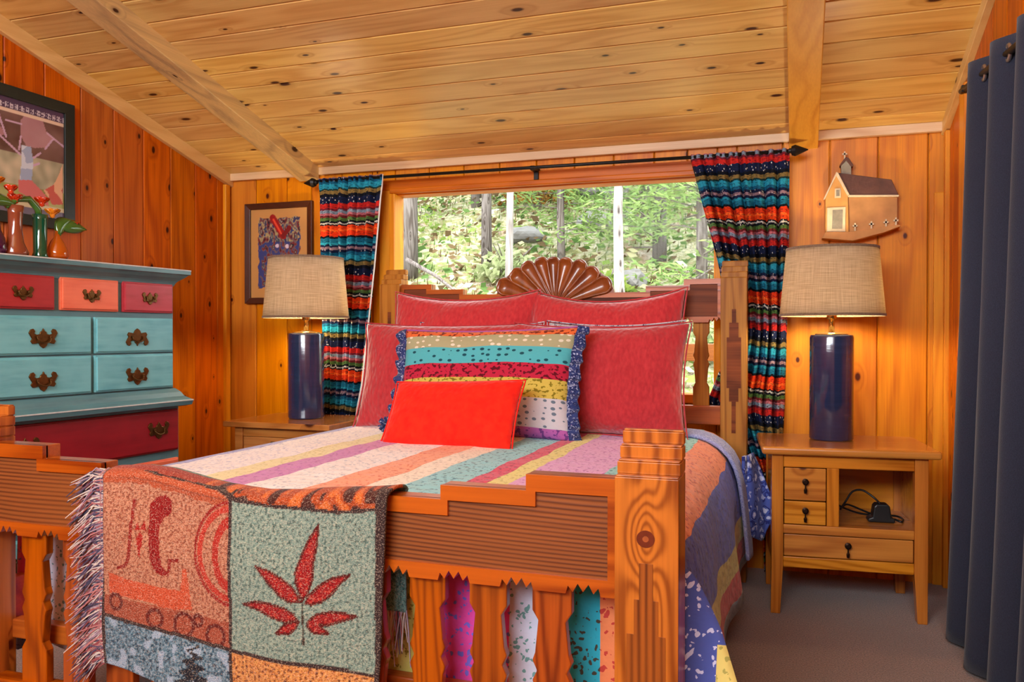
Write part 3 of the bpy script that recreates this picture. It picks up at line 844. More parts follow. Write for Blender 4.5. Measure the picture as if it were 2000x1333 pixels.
# foot end drop of square patches
def drop_mat():
    M = Mat('patchwork_drop_cotton')
    uv = M.n('UVMap').outputs[0]
    sp = M.n('SeparateXYZ', {0: uv})
    A, Bn = -2.2, .1
    f = M.rng(sp.outputs[0], A, Bn)
    st = [(-2.2, (226, 66, 150), (90, 90, 190)), (-1.965, (206, 214, 232), (110, 150, 160)), (-1.8, (196, 190, 116), (140, 140, 80)), (-1.6, (190, 48, 68), (240, 190, 190)), (-1.4, (110, 120, 180), (210, 210, 240)),
          (-1.2, (232, 138, 100), (206, 92, 70)), (-.97, (214, 206, 110), (150, 150, 60)), (-.815, (226, 76, 170), (120, 110, 220)), (-.595, (208, 216, 236), (110, 160, 160)), (-.487, (50, 180, 206), (70, 70, 60)),
          (-.4, (240, 140, 90), (200, 70, 60)), (-.325, (74, 92, 170), (196, 206, 240))]
    nm = lambda x: (x - A) / (Bn - A)
    base = M.ramp(f, [(nm(x), S(*c)) for x, c, d in st], 'CONSTANT')
    acc = M.ramp(f, [(nm(x), S(*d)) for x, c, d in st], 'CONSTANT')
    wob = M.noise(uv, 24, 2)
    vv = M.n('VectorMath', {0: uv, 1: M.xyz(M.math('MULTIPLY', wob, .03), M.math('MULTIPLY', wob, .04), 0.0)}, operation='ADD').outputs[0]
    vo = M.n('TexVoronoi', {'Vector': vv, 'Scale': 58.0}).outputs['Distance']
    m = M.math('MULTIPLY', M.math('LESS_THAN', vo, .3), M.math('GREATER_THAN', M.noise(uv, 20, 1), .44))
    m = M.math('MAXIMUM', m, M.math('GREATER_THAN', M.noise(uv, 70, 2), .64))
    c = M.mix(m, base, acc)
    # patches: yellow and red squares in the flared corner
    yel = M.math('MULTIPLY', M.math('GREATER_THAN', sp.outputs[0], -.15), M.math('LESS_THAN', sp.outputs[1], .47))
    c = M.mix(yel, c, M.mix(M.math('MULTIPLY', m, .6), S(218, 208, 120), S(120, 130, 60)))
    red = M.math('MULTIPLY', M.math('GREATER_THAN', sp.outputs[0], -.105), M.math('LESS_THAN', sp.outputs[1], .40))
    c = M.mix(red, c, S(196, 40, 60))
    return M.surf(c, .85, bump=M.noise(uv, 40, 2), bstr=.3, bdist=.008, spec=.2, sheen=.15)
def dpt(u, v):
    z = .655 - v * .46
    xr = lerp([(.19, -.01), (.4, -.105), (.5, -.145), (.6, -.2), (.66, -.3)], z)
    x = -2.04 + u * (xr + 2.04)
    fl = sstep(-.36, -.05, x)
    y = 1.728 + .012 * math.sin(x * 15 + 1) * sstep(.0, .5, v) - .035 * sstep(.25, 1, v) * .3 + fl * .05 * math.sin(v * 5 + 1)
    if v < .12: y += .05 * (1 - v / .12) ** 2
    if x < -1.5: z = .655 - v * .46 * lerp([(-2.04, .78), (-1.5, 1)], x)
    return (x, y, z)
dg = MB().grid(dpt, 110, 26, uv=lambda u, v: (dpt(u, v)[0], dpt(u, v)[2]))
dg.build('quilt_drop', drop_mat(), quilt, org=tuple(quilt.location), smooth=True, solid=.012)['label'] = 'flowered patches hanging behind the slats'
# turned-back blue border at the head end and its hanging corner
def bpt(u, v):
    i = 26 + u * (NP - 26)
    k = int(i); t = i - k
    p, q = path[min(NP, k)], path[min(NP, k + 1)]
    x, z = p[0] + (q[0] - p[0]) * t, p[1] + (q[1] - p[1]) * t
    a, b = path[max(0, k - 1)], path[min(NP, k + 2)]
    tx, tz = b[0] - a[0], b[1] - a[1]; L = math.hypot(tx, tz) or 1
    off = .013 + .012 * math.sin(PI * v)
    return (x - tz / L * off, 3.43 + .2 * v + .01 * nz(x, z, v, 9), z + tx / L * off)
BORD = printed('lavender_border_cotton', S(150, 160, 210), S(120, 128, 190), S(186, 194, 226), 70, .5)
MB().grid(bpt, 60, 10).build('quilt_border', BORD, quilt, org=tuple(quilt.location), smooth=True, solid=.012)['label'] = 'lavender blue border folded across the quilt end'
def cpt(u, v):
    z = .60 - v * lerp([(0, .30), (.6, .36), (1, .26)], u)
    x = -.205 + u * lerp([(0, .03), (.4, .08), (.8, .12), (1, .115)], v)
    return (x, 3.50 + .12 * u + .015 * math.sin(u * 8 + v * 3), z)
MB().grid(cpt, 16, 16).build('quilt_corner', PR_BLUE, quilt, org=tuple(quilt.location), smooth=True, solid=.012)['label'] = 'blue printed corner hanging by the nightstand'

# ------------------------------------------------------------ pillows
def pillow(name, w, h, t, mat, loc, tilt, label, rz=0.0, ry=0.0, pinch=.05, sag=.0, seed=0, wr=.012, uv=False, cat='pillow', group='pillows on the bed', seam=None, n=26, flop=0.0):
    m = MB()
    idx = {}
    def P(a, b, side):
        x = w / 2 * a * (1 - pinch * (1 - b * b) * abs(a) ** .5 * 1.2)
        z = h / 2 * b * (1 - pinch * (1 - a * a) * abs(b) ** .5 * 1.2) + h / 2
        z -= sag * (1 - a * a) * max(0, (b + 1) / 2) ** 1.5
        th = max(0, 1 - abs(a) ** 2.6) ** .55 * max(0, 1 - abs(b) ** 2.6) ** .55
        y = side * t / 2 * th
        k = min(1, th * 2.2)
        y += side * wr * k * (mnoise.noise(Vector((a * 2.4 + seed, b * 1.9, side))) + .5 * mnoise.noise(Vector((a * 6 + seed, b * 5, side))))
        y += flop * a * a
        return (x, y, z)
    for side in (-1, 1):
        for j in range(n + 1):
            for i in range(n + 1):
                edge = i in (0, n) or j in (0, n)
                key = (i, j) if edge else (i, j, side)
                if key not in idx:
                    a, b = -1 + 2 * i / n, -1 + 2 * j / n
                    idx[key] = len(m.v)
                    m.v.append(P(a, b, side))
                    m.uv[idx[key]] = ((a + 1) / 2, (b + 1) / 2)
    g = lambda i, j, s: idx[(i, j) if i in (0, n) or j in (0, n) else (i, j, s)]
    for side in (-1, 1):
        for j in range(n):
            for i in range(n):
                m.f.append((g(i, j, side), g(i + 1, j, side), g(i + 1, j + 1, side), g(i, j + 1, side)))
    root = thing(name, loc, label, cat, group=group)
    root.rotation_euler = (-tilt, ry, rz)
    m.build('cover', mat, root, smooth=True, sub=1)
    # piped seam around the edge
    pts = []
    for a, b in [(-1 + 2 * i / 16, -1) for i in range(16)] + [(1, -1 + 2 * i / 16) for i in range(16)] + [(1 - 2 * i / 16, 1) for i in range(16)] + [(-1, 1 - 2 * i / 16) for i in range(17)]:
        pts.append(P(a, b, 1))
    MB().tube(pts, .0035, 5, False).build('piping', seam or mat, root, smooth=True)
    return root, P
R = math.radians
pillow('pillow', .76, .66, .2, RED_SHAM, (-1.52, 3.61, .665), R(12), 'coral red quilted sham against the headboard on the smaller lamp side', pinch=.05, sag=.03, seed=1, n=30)
pillow('pillow', .74, .66, .2, RED_SHAM, (-.83, 3.62, .665), R(12), 'coral red quilted sham against the headboard below the dark rail panel', pinch=.05, sag=.045, seed=2, n=30)
pillow('pillow', .62, .505, .14, PR_GREY, (-.76, 3.515, .67), R(14), 'grey flowered pillow peeking out between red shams', sag=.01, seed=3, rz=R(2))
pillow('pillow', .62, .50, .14, PR_GREY, (-1.40, 3.515, .67), R(14), 'grey flowered pillow mostly hidden behind the patchwork cushion', sag=.01, seed=9)
pillow('pillow', .84, .50, .2, RED_SHAM2, (-1.50, 3.37, .668), R(15), 'brick red pillow behind the patchwork cushion on the smaller lamp side', pinch=.055, sag=.0, seed=4, n=30, rz=R(2))
pillow('pillow', .78, .50, .2, RED_SHAM2, (-.80, 3.37, .668), R(15), 'brick red pillow standing behind the near bedpost', pinch=.055, sag=.01, seed=5, n=30)
# patchwork cushion
def patch_mat():
    M = Mat('patchwork_cushion_cotton')
    uv = M.n('UVMap').outputs[0]
    sp = M.n('SeparateXYZ', {0: uv})
    v = M.math('ADD', sp.outputs[1], M.math('MULTIPLY', M.math('SUBTRACT', M.noise(uv, 4, 2), .5), .03))
    st = [(0, (176, 96, 168), (110, 60, 130)), (.085, (202, 200, 206), (104, 120, 136)), (.33, (206, 186, 84), (130, 118, 30)), (.50, (190, 36, 66), (96, 12, 30)), (.63, (84, 182, 192), (24, 78, 92)), (.79, (172, 170, 132), (226, 220, 196)), (.915, (226, 110, 56), (120, 40, 20))]
    base = M.ramp(v, [(x, S(*c)) for x, c, d in st], 'CONSTANT')
    acc = M.ramp(v, [(x, S(*d)) for x, c, d in st], 'CONSTANT')
    vec = M.n('Mapping', {0: uv, 3: (22, 20, 1)}).outputs[0]
    vo = M.n('TexVoronoi', {'Vector': vec, 'Scale': 1.0, 'Randomness': .4}).outputs['Distance']
    dots = M.math('LESS_THAN', vo, .27)
    fl = M.math('GREATER_THAN', M.noise(M.n('Mapping', {0: uv, 3: (26, 20, 1)}).outputs[0], 1.6, 2), .56)
    busy = M.ramp(v, [(0, (1, 1, 1, 1)), (.085, (0, 0, 0, 1)), (.33, (1, 1, 1, 1)), (.63, (0, 0, 0, 1)), (.915, (1, 1, 1, 1))], 'CONSTANT')
    m = M.mix(busy, dots, fl)
    return M.surf(M.mix(m, base, acc), .85, bump=M.noise(uv, 50, 2), bstr=.3, bdist=.006, spec=.2, sheen=.1)
pc, PF = pillow('cushion', .80, .485, .17, patch_mat(), (-1.225, 3.14, .668), R(20), 'patchwork cushion of printed stripes with navy ruffled ends', pinch=.05, seed=6, n=30, cat='cushion', ry=R(-1))
for sd in (-1, 1):
    m = MB()
    def rf(u, v, sd=sd):
        b = -1 + 2 * v
        p = PF(sd * 1.0, b, 1)
        k = u
        return (p[0] + sd * (.0 + .045 * k) - sd * .012, p[1] + (.016 * k + .004) * math.sin(v * 46 + sd) - .012 * (1 - k), p[2] + .006 * k * math.sin(v * 31))
    m.grid(rf, 5, 90)
    m.build('ruffle', PR_NAVY, pc, smooth=True, solid=.005)['label'] = 'navy printed ruffle'
rs = random.Random(5)
m = MB()
for k in range(60):
    d = Vector((rs.gauss(0, 1), rs.gauss(0, 1), rs.gauss(0, 1))).normalized()
    c = Vector((-.395, -.05, .045))
    m.tube([c, c + d * .034], [.005, .003], 4)
m.build('pompom', PR_NAVY, pc)['label'] = 'navy fabric pompom at the cushion corner'
pillow('cushion', .555, .295, .13, HOT_RED, (-1.245, 2.84, .668), R(33), 'small bright vermilion oblong cushion in front of the patchwork one', pinch=.03, seed=7, wr=.006, cat='cushion', rz=R(-3), ry=R(-2.0))

# ------------------------------------------------------------ throw blanket
def inpoly(P, poly):
    x, y = P[:, 0], P[:, 1]
    r = np.zeros(len(P), bool)
    n = len(poly)
    for i in range(n):
        x0, y0 = poly[i]; x1, y1 = poly[(i + 1) % n]
        c = ((y0 > y) != (y1 > y))
        r ^= c & (x < (x1 - x0) * (y - y0) / ((y1 - y0) or 1e-9) + x0)
    return r
def dseg(P, a, b):
    a, b = np.array(a), np.array(b)
    t = np.clip(((P - a) @ (b - a)) / ((b - a) @ (b - a)), 0, 1)
    return np.linalg.norm(P - a - t[:, None] * (b - a), axis=1)
C3 = lambda *c: np.array(S(*c)[:3])
LEAVES = [[(-1.022, .516), (-1.039, .553), (-1.04, .576), (-1.026, .615), (-1.008, .651), (-.984, .684), (-.989, .641), (-.998, .599), (-1.0, .561), (-1.011, .529)],
    [(-1.028, .512), (-1.048, .51), (-1.071, .519), (-1.098, .543), (-1.12, .564), (-1.136, .582), (-1.102, .574), (-1.071, .559), (-1.046, .543), (-1.031, .523)],
    [(-1.013, .51), (-1.009, .525), (-.982, .551), (-.952, .569), (-.909, .58), (-.935, .556), (-.956, .531), (-.978, .515), (-1.0, .508)],
    [(-1.031, .471), (-1.062, .466), (-1.098, .474), (-1.13, .486), (-1.171, .494), (-1.139, .503), (-1.098, .503), (-1.062, .495), (-1.04, .484)],
    [(-1.009, .47), (-.987, .488), (-.956, .495), (-.922, .495), (-.893, .491), (-.927, .478), (-.961, .466), (-.982, .465), (-.959, .448), (-.983, .445), (-1.0, .45), (-1.008, .461)],
    [(-1.029, .47), (-1.053, .465), (-1.071, .453), (-1.082, .439), (-1.053, .44), (-1.035, .454)]]
LSTEM = [(-1.442, .665), (-1.442, .696), (-1.426, .714), (-1.398, .721), (-1.38, .71), (-1.38, .68), (-1.401, .666), (-1.411, .648), (-1.41, .598), (-1.402, .559), (-1.384, .538), (-1.399, .533), (-1.42, .542), (-1.433, .566), (-1.439, .606)]
LBAND = [(-1.556, .529), (-1.505, .519), (-1.405, .506), (-1.35, .502), (-1.344, .554), (-1.332, .555), (-1.317, .463), (-1.381, .456), (-1.442, .47), (-1.556, .478)]
def throw_paint(V):
    x, y, z = V[:, 0], V[:, 1], V[:, 2]
    P = np.stack([x, z], 1)
    n = len(V)
    nn = np.array([mnoise.noise(Vector((a * 170, b * 170, 1))) for a, b in P])
    n2 = np.array([mnoise.noise(Vector((a * 34, b * 34, 4))) for a, b in P])
    def col(c, m): out[m] = c
    out = np.tile(C3(196, 132, 104), (n, 1))
    front = (y < 1.594)
    row1 = np.interp(x, [-1.58, -1.21, -.84], [.425, .384, .368])        # lower edge of the first row
    top = np.interp(x, [-1.56, -1.5, -1.39, -1.25, -1.195, -1.11, -.935, -.82], [.776, .778, .76, .741, .725, .716, .714, .731])
    L = x < -1.207
    # letter patch
    a = L & front
    out[a] = C3(190, 132, 102)
    out[a & (nn > .1)] = C3(150, 84, 62)
    band = a & (z > top - .03 + .01 * n2)
    out[band] = C3(176, 84, 52)
    out[a & inpoly(P, LBAND)] = C3(196, 84, 52)
    low = a & (z < np.interp(x, [-1.58, -1.21], [.475, .445]))
    out[low] = C3(158, 78, 56)
    circ = np.full(n, 9.0)
    for cx, cz, r in ((-1.535, .46, .018), (-1.42, .432, .02), (-1.34, .425, .026), (-1.25, .41, .024), (-1.3, .44, .012)):
        circ = np.minimum(circ, np.abs(np.hypot(x - cx, z - cz) - r))
    out[a & (circ < .0045)] = C3(100, 30, 26)
    st = a & inpoly(P, LSTEM)
    out[st] = C3(140, 22, 24)
    for p, q in (((-1.484, .705), (-1.489, .642)), ((-1.489, .642), (-1.493, .571)), ((-1.493, .571), (-1.502, .55)), ((-1.502, .55), (-1.525, .543)), ((-1.384, .538), (-1.38, .571)), ((-1.38, .571), (-1.356, .572))):
        out[a & (dseg(P, p, q) < .0042)] = C3(140, 34, 28)
    out[a & inpoly(P, [(-1.464, .634), (-1.454, .619), (-1.464, .568), (-1.473, .615)])] = C3(164, 30, 26)
    out[a & inpoly(P, [(-1.479, .635), (-1.473, .656), (-1.465, .638), (-1.453, .657), (-1.448, .637)])] = C3(164, 30, 26)
    e = np.hypot((x + 1.197) / .114, (z - .602) / .122)
    out[a & (np.abs(e - .96) < .035)] = C3(150, 36, 30)
    out[a & (np.abs(e - .84) < .06)] = C3(186, 56, 42)
    e2 = np.hypot((x + 1.197) / .06, (z - .6) / .09)
    out[a & (np.abs(e2 - .85) < .14)] = C3(176, 44, 34)
    # leaf patch
    b = ~L & front
    out[b] = C3(122, 152, 140)
    out[b & (nn > .12)] = C3(152, 174, 156)
    out[b & (nn < -.3)] = C3(78, 104, 96)
    for lf in LEAVES:
        lfm = b & inpoly(P, lf)
        out[lfm] = C3(148, 24, 30)
        out[lfm & (nn > .25)] = C3(190, 60, 48)
        d = np.full(n, 9.0)
        for p, q in zip(lf, lf[1:] + lf[:1]): d = np.minimum(d, dseg(P, p, q))
        out[b & (d < .0028)] = C3(90, 26, 24)
    out[b & (dseg(P, (-1.021, .512), (-1.017, .42)) < .0022)] = C3(60, 50, 44)
    # top folded strip
    tp = (z > top) | ((y >= 1.594) & (z > .7))
    out[tp] = C3(168, 74, 36)
    out[tp & (n2 > .12)] = C3(206, 108, 48)
    out[tp & (n2 < -.18)] = C3(70, 34, 30)
    out[tp & (x < -1.3)] = C3(158, 58, 40)
    # second row
    r2 = front & (z < row1)
    t1 = r2 & L
    out[t1] = C3(84, 122, 140)
    out[t1 & (nn > .15)] = C3(128, 160, 176)
    out[t1 & (nn < -.2)] = C3(48, 74, 92)
    out[t1 & (n2 > .25)] = C3(150, 176, 196)
    tr_ = t1 & (np.abs(x + 1.31 + .012 * np.sin(z * 260)) < np.interp(z, [.25, .3, .375, .385], [.045, .034, .006, .002]))
    out[tr_ & (nn > -.25)] = C3(30, 36, 46)
    t2 = r2 & ~L
    out[t2] = C3(200, 130, 70)
    out[t2 & (nn > .1)] = C3(222, 160, 90)
    out[t2 & (nn < -.3)] = C3(110, 60, 40)
    fi = np.hypot((x + 1.07) / .075, (z - .285) / .035)
    out[t2 & (np.abs(fi - .9) < .12)] = C3(110, 52, 40)
    # dark joins and hem
    hem = np.interp(x, [-1.58, -1.5, -1.35, -1.21, -.84], [.30, .298, .27, .24, .22])
    j = (np.abs(x + 1.207) < .0045) | (np.abs(z - row1) < .0045) | (np.abs(z - top) < .004) | (x < -1.572) | (x > -.845 + .025 * (z - .55))
    out[front & j] = C3(58, 44, 44)
    # rear hanging part
    bk = (y >= 1.64)
    out[bk] = C3(110, 160, 156)
    out[bk & (nn > .1)] = C3(70, 112, 110)
    return out
def throw_mat():
    M = Mat('woven_tapestry_cotton')
    c = M.n('Attribute', attribute_name='Col').outputs['Color']
    tc = M.n('TexCoord').outputs['Object']
    n1 = M.noise(M.n('Mapping', {0: tc, 3: (300, 300, 420)}).outputs[0], 1.0, 1.0)
    c = M.mix(M.rng(n1, .54, .68, 0, .32), c, S(226, 206, 180))
    c = M.mix(M.rng(n1, .44, .3, 0, .6), c, S(40, 28, 28))
    return M.surf(c, .95, bump=n1, bstr=.6, bdist=.004, spec=.1, sheen=.1)
thr = thing('throw_blanket', (-1.2, 1.6, .3), 'woven tapestry throw with letters and a red leaf hung over the footboard', 'blanket')
TO = tuple(thr.location)
def hem(x): return lerp([(-1.58, .305), (-1.5, .30), (-1.35, .275), (-1.21, .25), (-.84, .215)], x)
def ttop(x): return lerp([(-1.577, .772), (-1.5, .776), (-1.44, .772), (-1.39, .763), (-1.33, .753), (-1.27, .746), (-1.157, .738), (-1.06, .742), (-1.0, .750), (-.9, .760), (-.84, .768), (-.80, .776)], x)
def tpt(u, v):
    x = -1.577 + u * .745
    t = ttop(x)
    # v: 0 hem in front .. .62 top front edge .. .72 top back .. 1 rear hem
    if v < .66:
        k = v / .66
        z = hem(x) + (t - .018 - hem(x)) * k
        y = 1.572 + .006 * math.sin(x * 16 + z * 7) + .008 * nz(x, z, 2, 6) - .012 * (1 - k) * (.5 + .5 * math.sin(x * 9))
        xx = x + (.035 * (k - .5)) * sstep(.75, 1, u) + .008 * math.sin(z * 12) * (1 - u)
        return (xx, y, z)
    if v < .78:
        k = (v - .66) / .12
        a = PI * k
        return (x + .0175 * sstep(.75, 1, u) + .008 * math.sin(t * 12) * (1 - u), 1.572 + .006 * math.sin(x * 16 + t * 7) + .05 * (1 - math.cos(a)), t - .018 + .018 * math.sin(a))
    k = (v - .78) / .22
    return (x + .005 * sstep(.75, 1, u), 1.672 + .004 * math.sin(x * 20) + .008 * k, t - .018 - k * (t - .018 - .475))
tg = MB().grid(tpt, 250, 240)
tg.build('weave', throw_mat(), thr, org=TO, smooth=True, paint=throw_paint, solid=.007, fix=False)
def fringe(pts_fn, n, dirv, L, name, seed):
    rs = random.Random(seed)
    m = MB()
    cols = []
    pal = [C3(190, 180, 176), C3(160, 144, 160), C3(96, 84, 108), C3(180, 124, 124), C3(70, 70, 92), C3(206, 198, 188), C3(150, 86, 90)]
    for i in range(n):
        t = (i + rs.random()) / n
        p = Vector(pts_fn(t))
        d = Vector(dirv) + Vector((rs.uniform(-.25, .25), rs.uniform(-.25, .1), rs.uniform(-.45, .45)))
        l = L * rs.uniform(.6, 1.1)
        q1 = p + d * l * .5 + Vector((0, 0, .012 * rs.uniform(-1, 1)))
        q2 = p + d * l + Vector((0, rs.uniform(-.008, .008), -.3 * l))
        b = len(m.v)
        m.tube([p, q1, q2], [.0021, .002, .0011], 4, False)
        cols += [pal[rs.randrange(len(pal))]] * (len(m.v) - b)
    arr = np.array(cols)
    M = bpy.data.materials.get('fringe_yarn')
    if not M:
        MM = Mat('fringe_yarn')
        MM.surf(MM.n('Attribute', attribute_name='Col').outputs['Color'], .9, spec=.1)
        M = MM.m
    o = m.build(name, M, thr, org=TO, paint=lambda V: arr, fix=False)
    o['kind'] = 'stuff'
    o['label'] = 'mixed white and purple yarn fringe'
fringe(lambda t: (tpt(0, t * .70)[0] + .003, tpt(0, t * .70)[1] - .003, tpt(0, t * .70)[2]), 900, (-.9, -.05, -.25), .078, 'fringe', 1)
MB().tube([(tpt(0, i / 40 * .7)[0] - .004, tpt(0, i / 40 * .7)[1] - .001, tpt(0, i / 40 * .7)[2]) for i in range(41)], .006, 6).build('fringe_band', cloth('mauve_band', S(176, 136, 134), S(150, 108, 110), 300, 300), thr, org=TO)
fringe(lambda t: (tpt(t, 1)[0], tpt(t, 1)[1], tpt(t, 1)[2] + .004), 320, (.0, 0, -1.0), .085, 'fringe', 2)

# ------------------------------------------------------------ striped curtains on the rod
def stripes_mat(name, flip, z_ref, period):
    M = Mat(name)
    uv = M.n('UVMap').outputs[0]
    sp = M.n('SeparateXYZ', {0: uv})
    wob = M.math('MULTIPLY', M.math('SUBTRACT', M.noise(M.n('Mapping', {0: uv, 3: (26, 9, 1)}).outputs[0], 1.0, 2), .5), .02)
    v = M.math('ADD', sp.outputs[1], wob)
    f = M.math('DIVIDE', M.math('SUBTRACT', v, z_ref), period)
    f = M.math('FRACT', f if flip else M.math('MULTIPLY', f, -1.0))
    f = M.math('FRACT', M.math('ADD', f, 8.0))
    K = S(16, 20, 30); N = S(22, 32, 66)
    st = [(0, N), (.09, S(196, 40, 34)), (.16, S(120, 36, 50)), (.185, S(130, 150, 170)), (.23, S(190, 110, 120)), (.26, S(120, 40, 44)), (.29, S(84, 120, 60)), (.335, K), (.362, S(200, 200, 190)), (.382, K), (.40, S(224, 70, 20)),
          (.45, S(240, 110, 40)), (.48, S(222, 60, 22)), (.55, K), (.575, S(24, 110, 140)), (.64, S(40, 150, 176)), (.67, N), (.70, S(150, 120, 130)), (.735, N), (.77, S(20, 96, 130)), (.81, S(40, 152, 180)), (.88, S(24, 60, 60)), (.905, S(134, 112, 62)), (.955, K)]
    c = M.ramp(f, st, 'CONSTANT')
    # ikat break-up and small white dashes
    ik = M.noise(M.n('Mapping', {0: uv, 3: (34, 190, 1)}).outputs[0], 1.0, 2)
    c = M.mix(M.rng(ik, .55, .63, 0, .8), c, K)
    dash = M.n('TexVoronoi', {'Vector': M.n('Mapping', {0: uv, 3: (55, 55, 1)}).outputs[0], 'Scale': 1.0, 'Randomness': .7}).outputs['Distance']
    inn = M.ramp(f, [(0, (1, 1, 1, 1)), (.09, (0, 0, 0, 1)), (.335, (1, 1, 1, 1)), (.40, (0, 0, 0, 1)), (.70, (.6, .6, .6, 1)), (.77, (0, 0, 0, 1))], 'CONSTANT')
    c = M.mix(M.math('MULTIPLY', M.math('LESS_THAN', dash, .24), inn), c, S(216, 214, 206))
    d = M.n('BsdfPrincipled', {'Base Color': c, 'Roughness': .85})
    d.inputs['Specular IOR Level'].default_value = .15
    t = M.n('BsdfTranslucent', {0: c})
    mx = M.n('MixShader', {0: .18, 1: d.outputs[0], 2: t.outputs[0]})
    M.t.links.new(mx.outputs[0], M.out.inputs[0])
    return M.m
ST_L = stripes_mat('striped_ikat_cloth', False, 1.84, .385)
ST_R = stripes_mat('striped_ikat_cloth_reversed', True, 1.845, .385)
YC = 3.955
def curtain(name, xl, xr, ztop, zbot, folds, amp, mat, label, seed, slack):
    root = thing(name, ((xl(ztop) + xr(ztop)) / 2, YC, ztop), label, 'curtain', group=None)
    def pt(u, v):
        zb = zbot(u)
        z = ztop + (zb - ztop) * v
        s = u + .03 * math.sin(u * 9 + seed) * v
        x = xl(z) + (xr(z) - xl(z)) * s
        g = folds * (1 + .6 * (1 - v) ** 6)
        a = amp * (.55 + .45 * min(1, v * 4)) * (1 + .4 * nz(u * 4, seed, 1))
        w = abs(math.sin(PI * folds * 1.35 * s + 1.2 * nz(u * 3, v * 1.2, seed)))
        y = YC - a * (1.7 * w ** .7 - 1.0) + .2 * a * math.sin(2 * PI * folds * 2.3 * s + seed)
        if v < .06: y = YC + (y - YC) * .6 - .012 * math.sin(2 * PI * folds * 2.5 * s) * (1 - v / .06)
        return (x, y, z)
    m = MB().grid(pt, 110, 90, uv=lambda u, v: (u * .9, pt(u, v)[2] + slack(u, v)))
    m.build('cloth', mat, root, org=tuple(root.location), smooth=True, solid=.003)
    return root, pt
c1, p1 = curtain('striped_curtain', lambda z: lerp([(.3, -2.44), (.67, -2.43), (1.9, -2.475)], z), lambda z: lerp([(.3, -2.25), (.67, -2.225), (.83, -2.19), (1.46, -2.117), (1.92, -2.077)], z), 1.945, lambda u: .08, 5, .042, ST_L,
        'narrow striped ikat curtain behind the lamp under the framed picture', 1.0, lambda u, v: .03 * u * v + .003 * math.sin(u * 31))
MB().tube([(p1(1, i / 30)[0], p1(1, i / 30)[1] - .002, p1(1, i / 30)[2]) for i in range(31)], .004, 5).build('edge_cord', WHITE_TRIM, c1, org=tuple(c1.location))
def rxl(z): return lerp([(.02, -.16), (.4, -.18), (.74, -.40), (.8, -.395), (.95, -.335), (1.1, -.305), (1.2, -.305), (1.438, -.352), (1.7, -.42), (1.92, -.475)], z)
c2, p2 = curtain('striped_curtain', rxl, lambda z: lerp([(.02, -.085), (.76, -.046), (1.5, -.035), (1.92, -.035)], z), 1.937, lambda u: lerp([(0, .755), (.1, .75), (.30, .73), (.36, .02), (1, .02)], u), 6, .044, ST_R,
        'wide striped ikat curtain gathered behind the bedpost and shell lamp wall', 2.0, lambda u, v: -.10 * (1 - u) ** 2 * v + .003 * math.sin(u * 38))
m = MB()
rs = random.Random(8)
for k in range(16):
    p = Vector(p2(.012 + .02 * rs.random(), .99))
    m.tube([p, p + Vector((rs.uniform(-.03, .01), rs.uniform(-.01, .01), -.045))], [.003, .0015], 4)
m.build('tassel', WHITE_TRIM, c2, org=tuple(c2.location))
c2['label'] = 'wide striped ikat curtain gathered behind the bedpost beside the church plaque'
rod = thing('curtain_rod', (-1.25, 3.955, 1.93), 'thin black curtain rod with arrow finials above the window', 'curtain rod')
ro = tuple(rod.location)
MB().tube([(-2.49, 3.955, 1.932), (-.03, 3.955, 1.925)], .0085, 10).build('rod', BLACK, rod, org=ro, smooth=True)
for x, sgn in ((-.04, 1), (-2.48, -1)):
    MB().tube([(x, 3.955, 1.926), (x + sgn * .012, 3.955, 1.926), (x + sgn * .014, 3.955, 1.926), (x + sgn * .03, 3.955, 1.926), (x + sgn * .085, 3.955, 1.926)], [.01, .012, .02, .026, .002], 12).build('finial', BLACK, rod, org=ro)
for x in (-1.252, -2.44, -.06):
    B(x - .012, x + .012, 3.96, YW + .002, 1.918, 1.94).box(x - .012, x + .012, YW - .035, YW - .018, 1.88, 1.94).build('bracket', BLACK, rod, org=ro, bevel=.002)

# ------------------------------------------------------------ navy curtain at the closet opening
nc = thing('navy_curtain', (.56, 2.7, 0), 'plain navy grommet curtain hanging in folds to the carpet', 'curtain')
def ntop(y): return 2.0 - .085 * (3.2 - y)
def nx(y): return .552 + .03 * min(1, (3.2 - y) / .7)
def npt(u, v):
    z = 2.0 - v * 1.985
    ys = lerp([(0, 3.43), (1.2, 3.27), (2.05, 3.2)], z)
    y = ys - u * (ys - 1.75)
    z = ntop(y) * (1 - v) + .015 * v
    ph = u * (ys - 1.75) / .27
    x = nx(y) + (.027 + .014 * v) * math.cos(2 * PI * ph) + .008 * nz(u * 6, v * 2, 1) * v
    return (x, y, z)
MB().grid(npt, 180, 40).build('cloth', NAVY, nc, org=(.56, 2.7, 0), smooth=True, solid=.004)
STEEL = plain('brushed_steel', S(196, 190, 180), .3, .05, 60, metal=.9)
for k in range(6):
    y = 3.2 - (.068 + .135 * k)
    p = Vector((nx(y), y, ntop(y) - .05))
    m = MB()
    m.tube([p + Vector((.0, .022 * math.cos(a), .022 * math.sin(a))) for a in [2 * PI * i / 20 for i in range(21)]], .006, 6, False)
    m.build('grommet', STEEL, nc, org=(.56, 2.7, 0), smooth=True)
r2 = thing('curtain_rod', (.555, 2.5, 1.93), 'dark rod holding the navy grommet curtain', 'curtain rod')
MB().tube([(nx(y) - .555, y - 2.5, ntop(y) - .05 - 1.93) for y in (3.3, 2.9, 2.5, 2.0, 1.6)], .011, 10).build('rod', BLACK, r2, smooth=True)
for y in (3.26, 1.65):
    z = ntop(y) - .05 - 1.93
    B(nx(y) - .565, XR - .555 + .004, y - 2.512, y - 2.488, z - .012, z + .012).build('bracket', BLACK, r2)

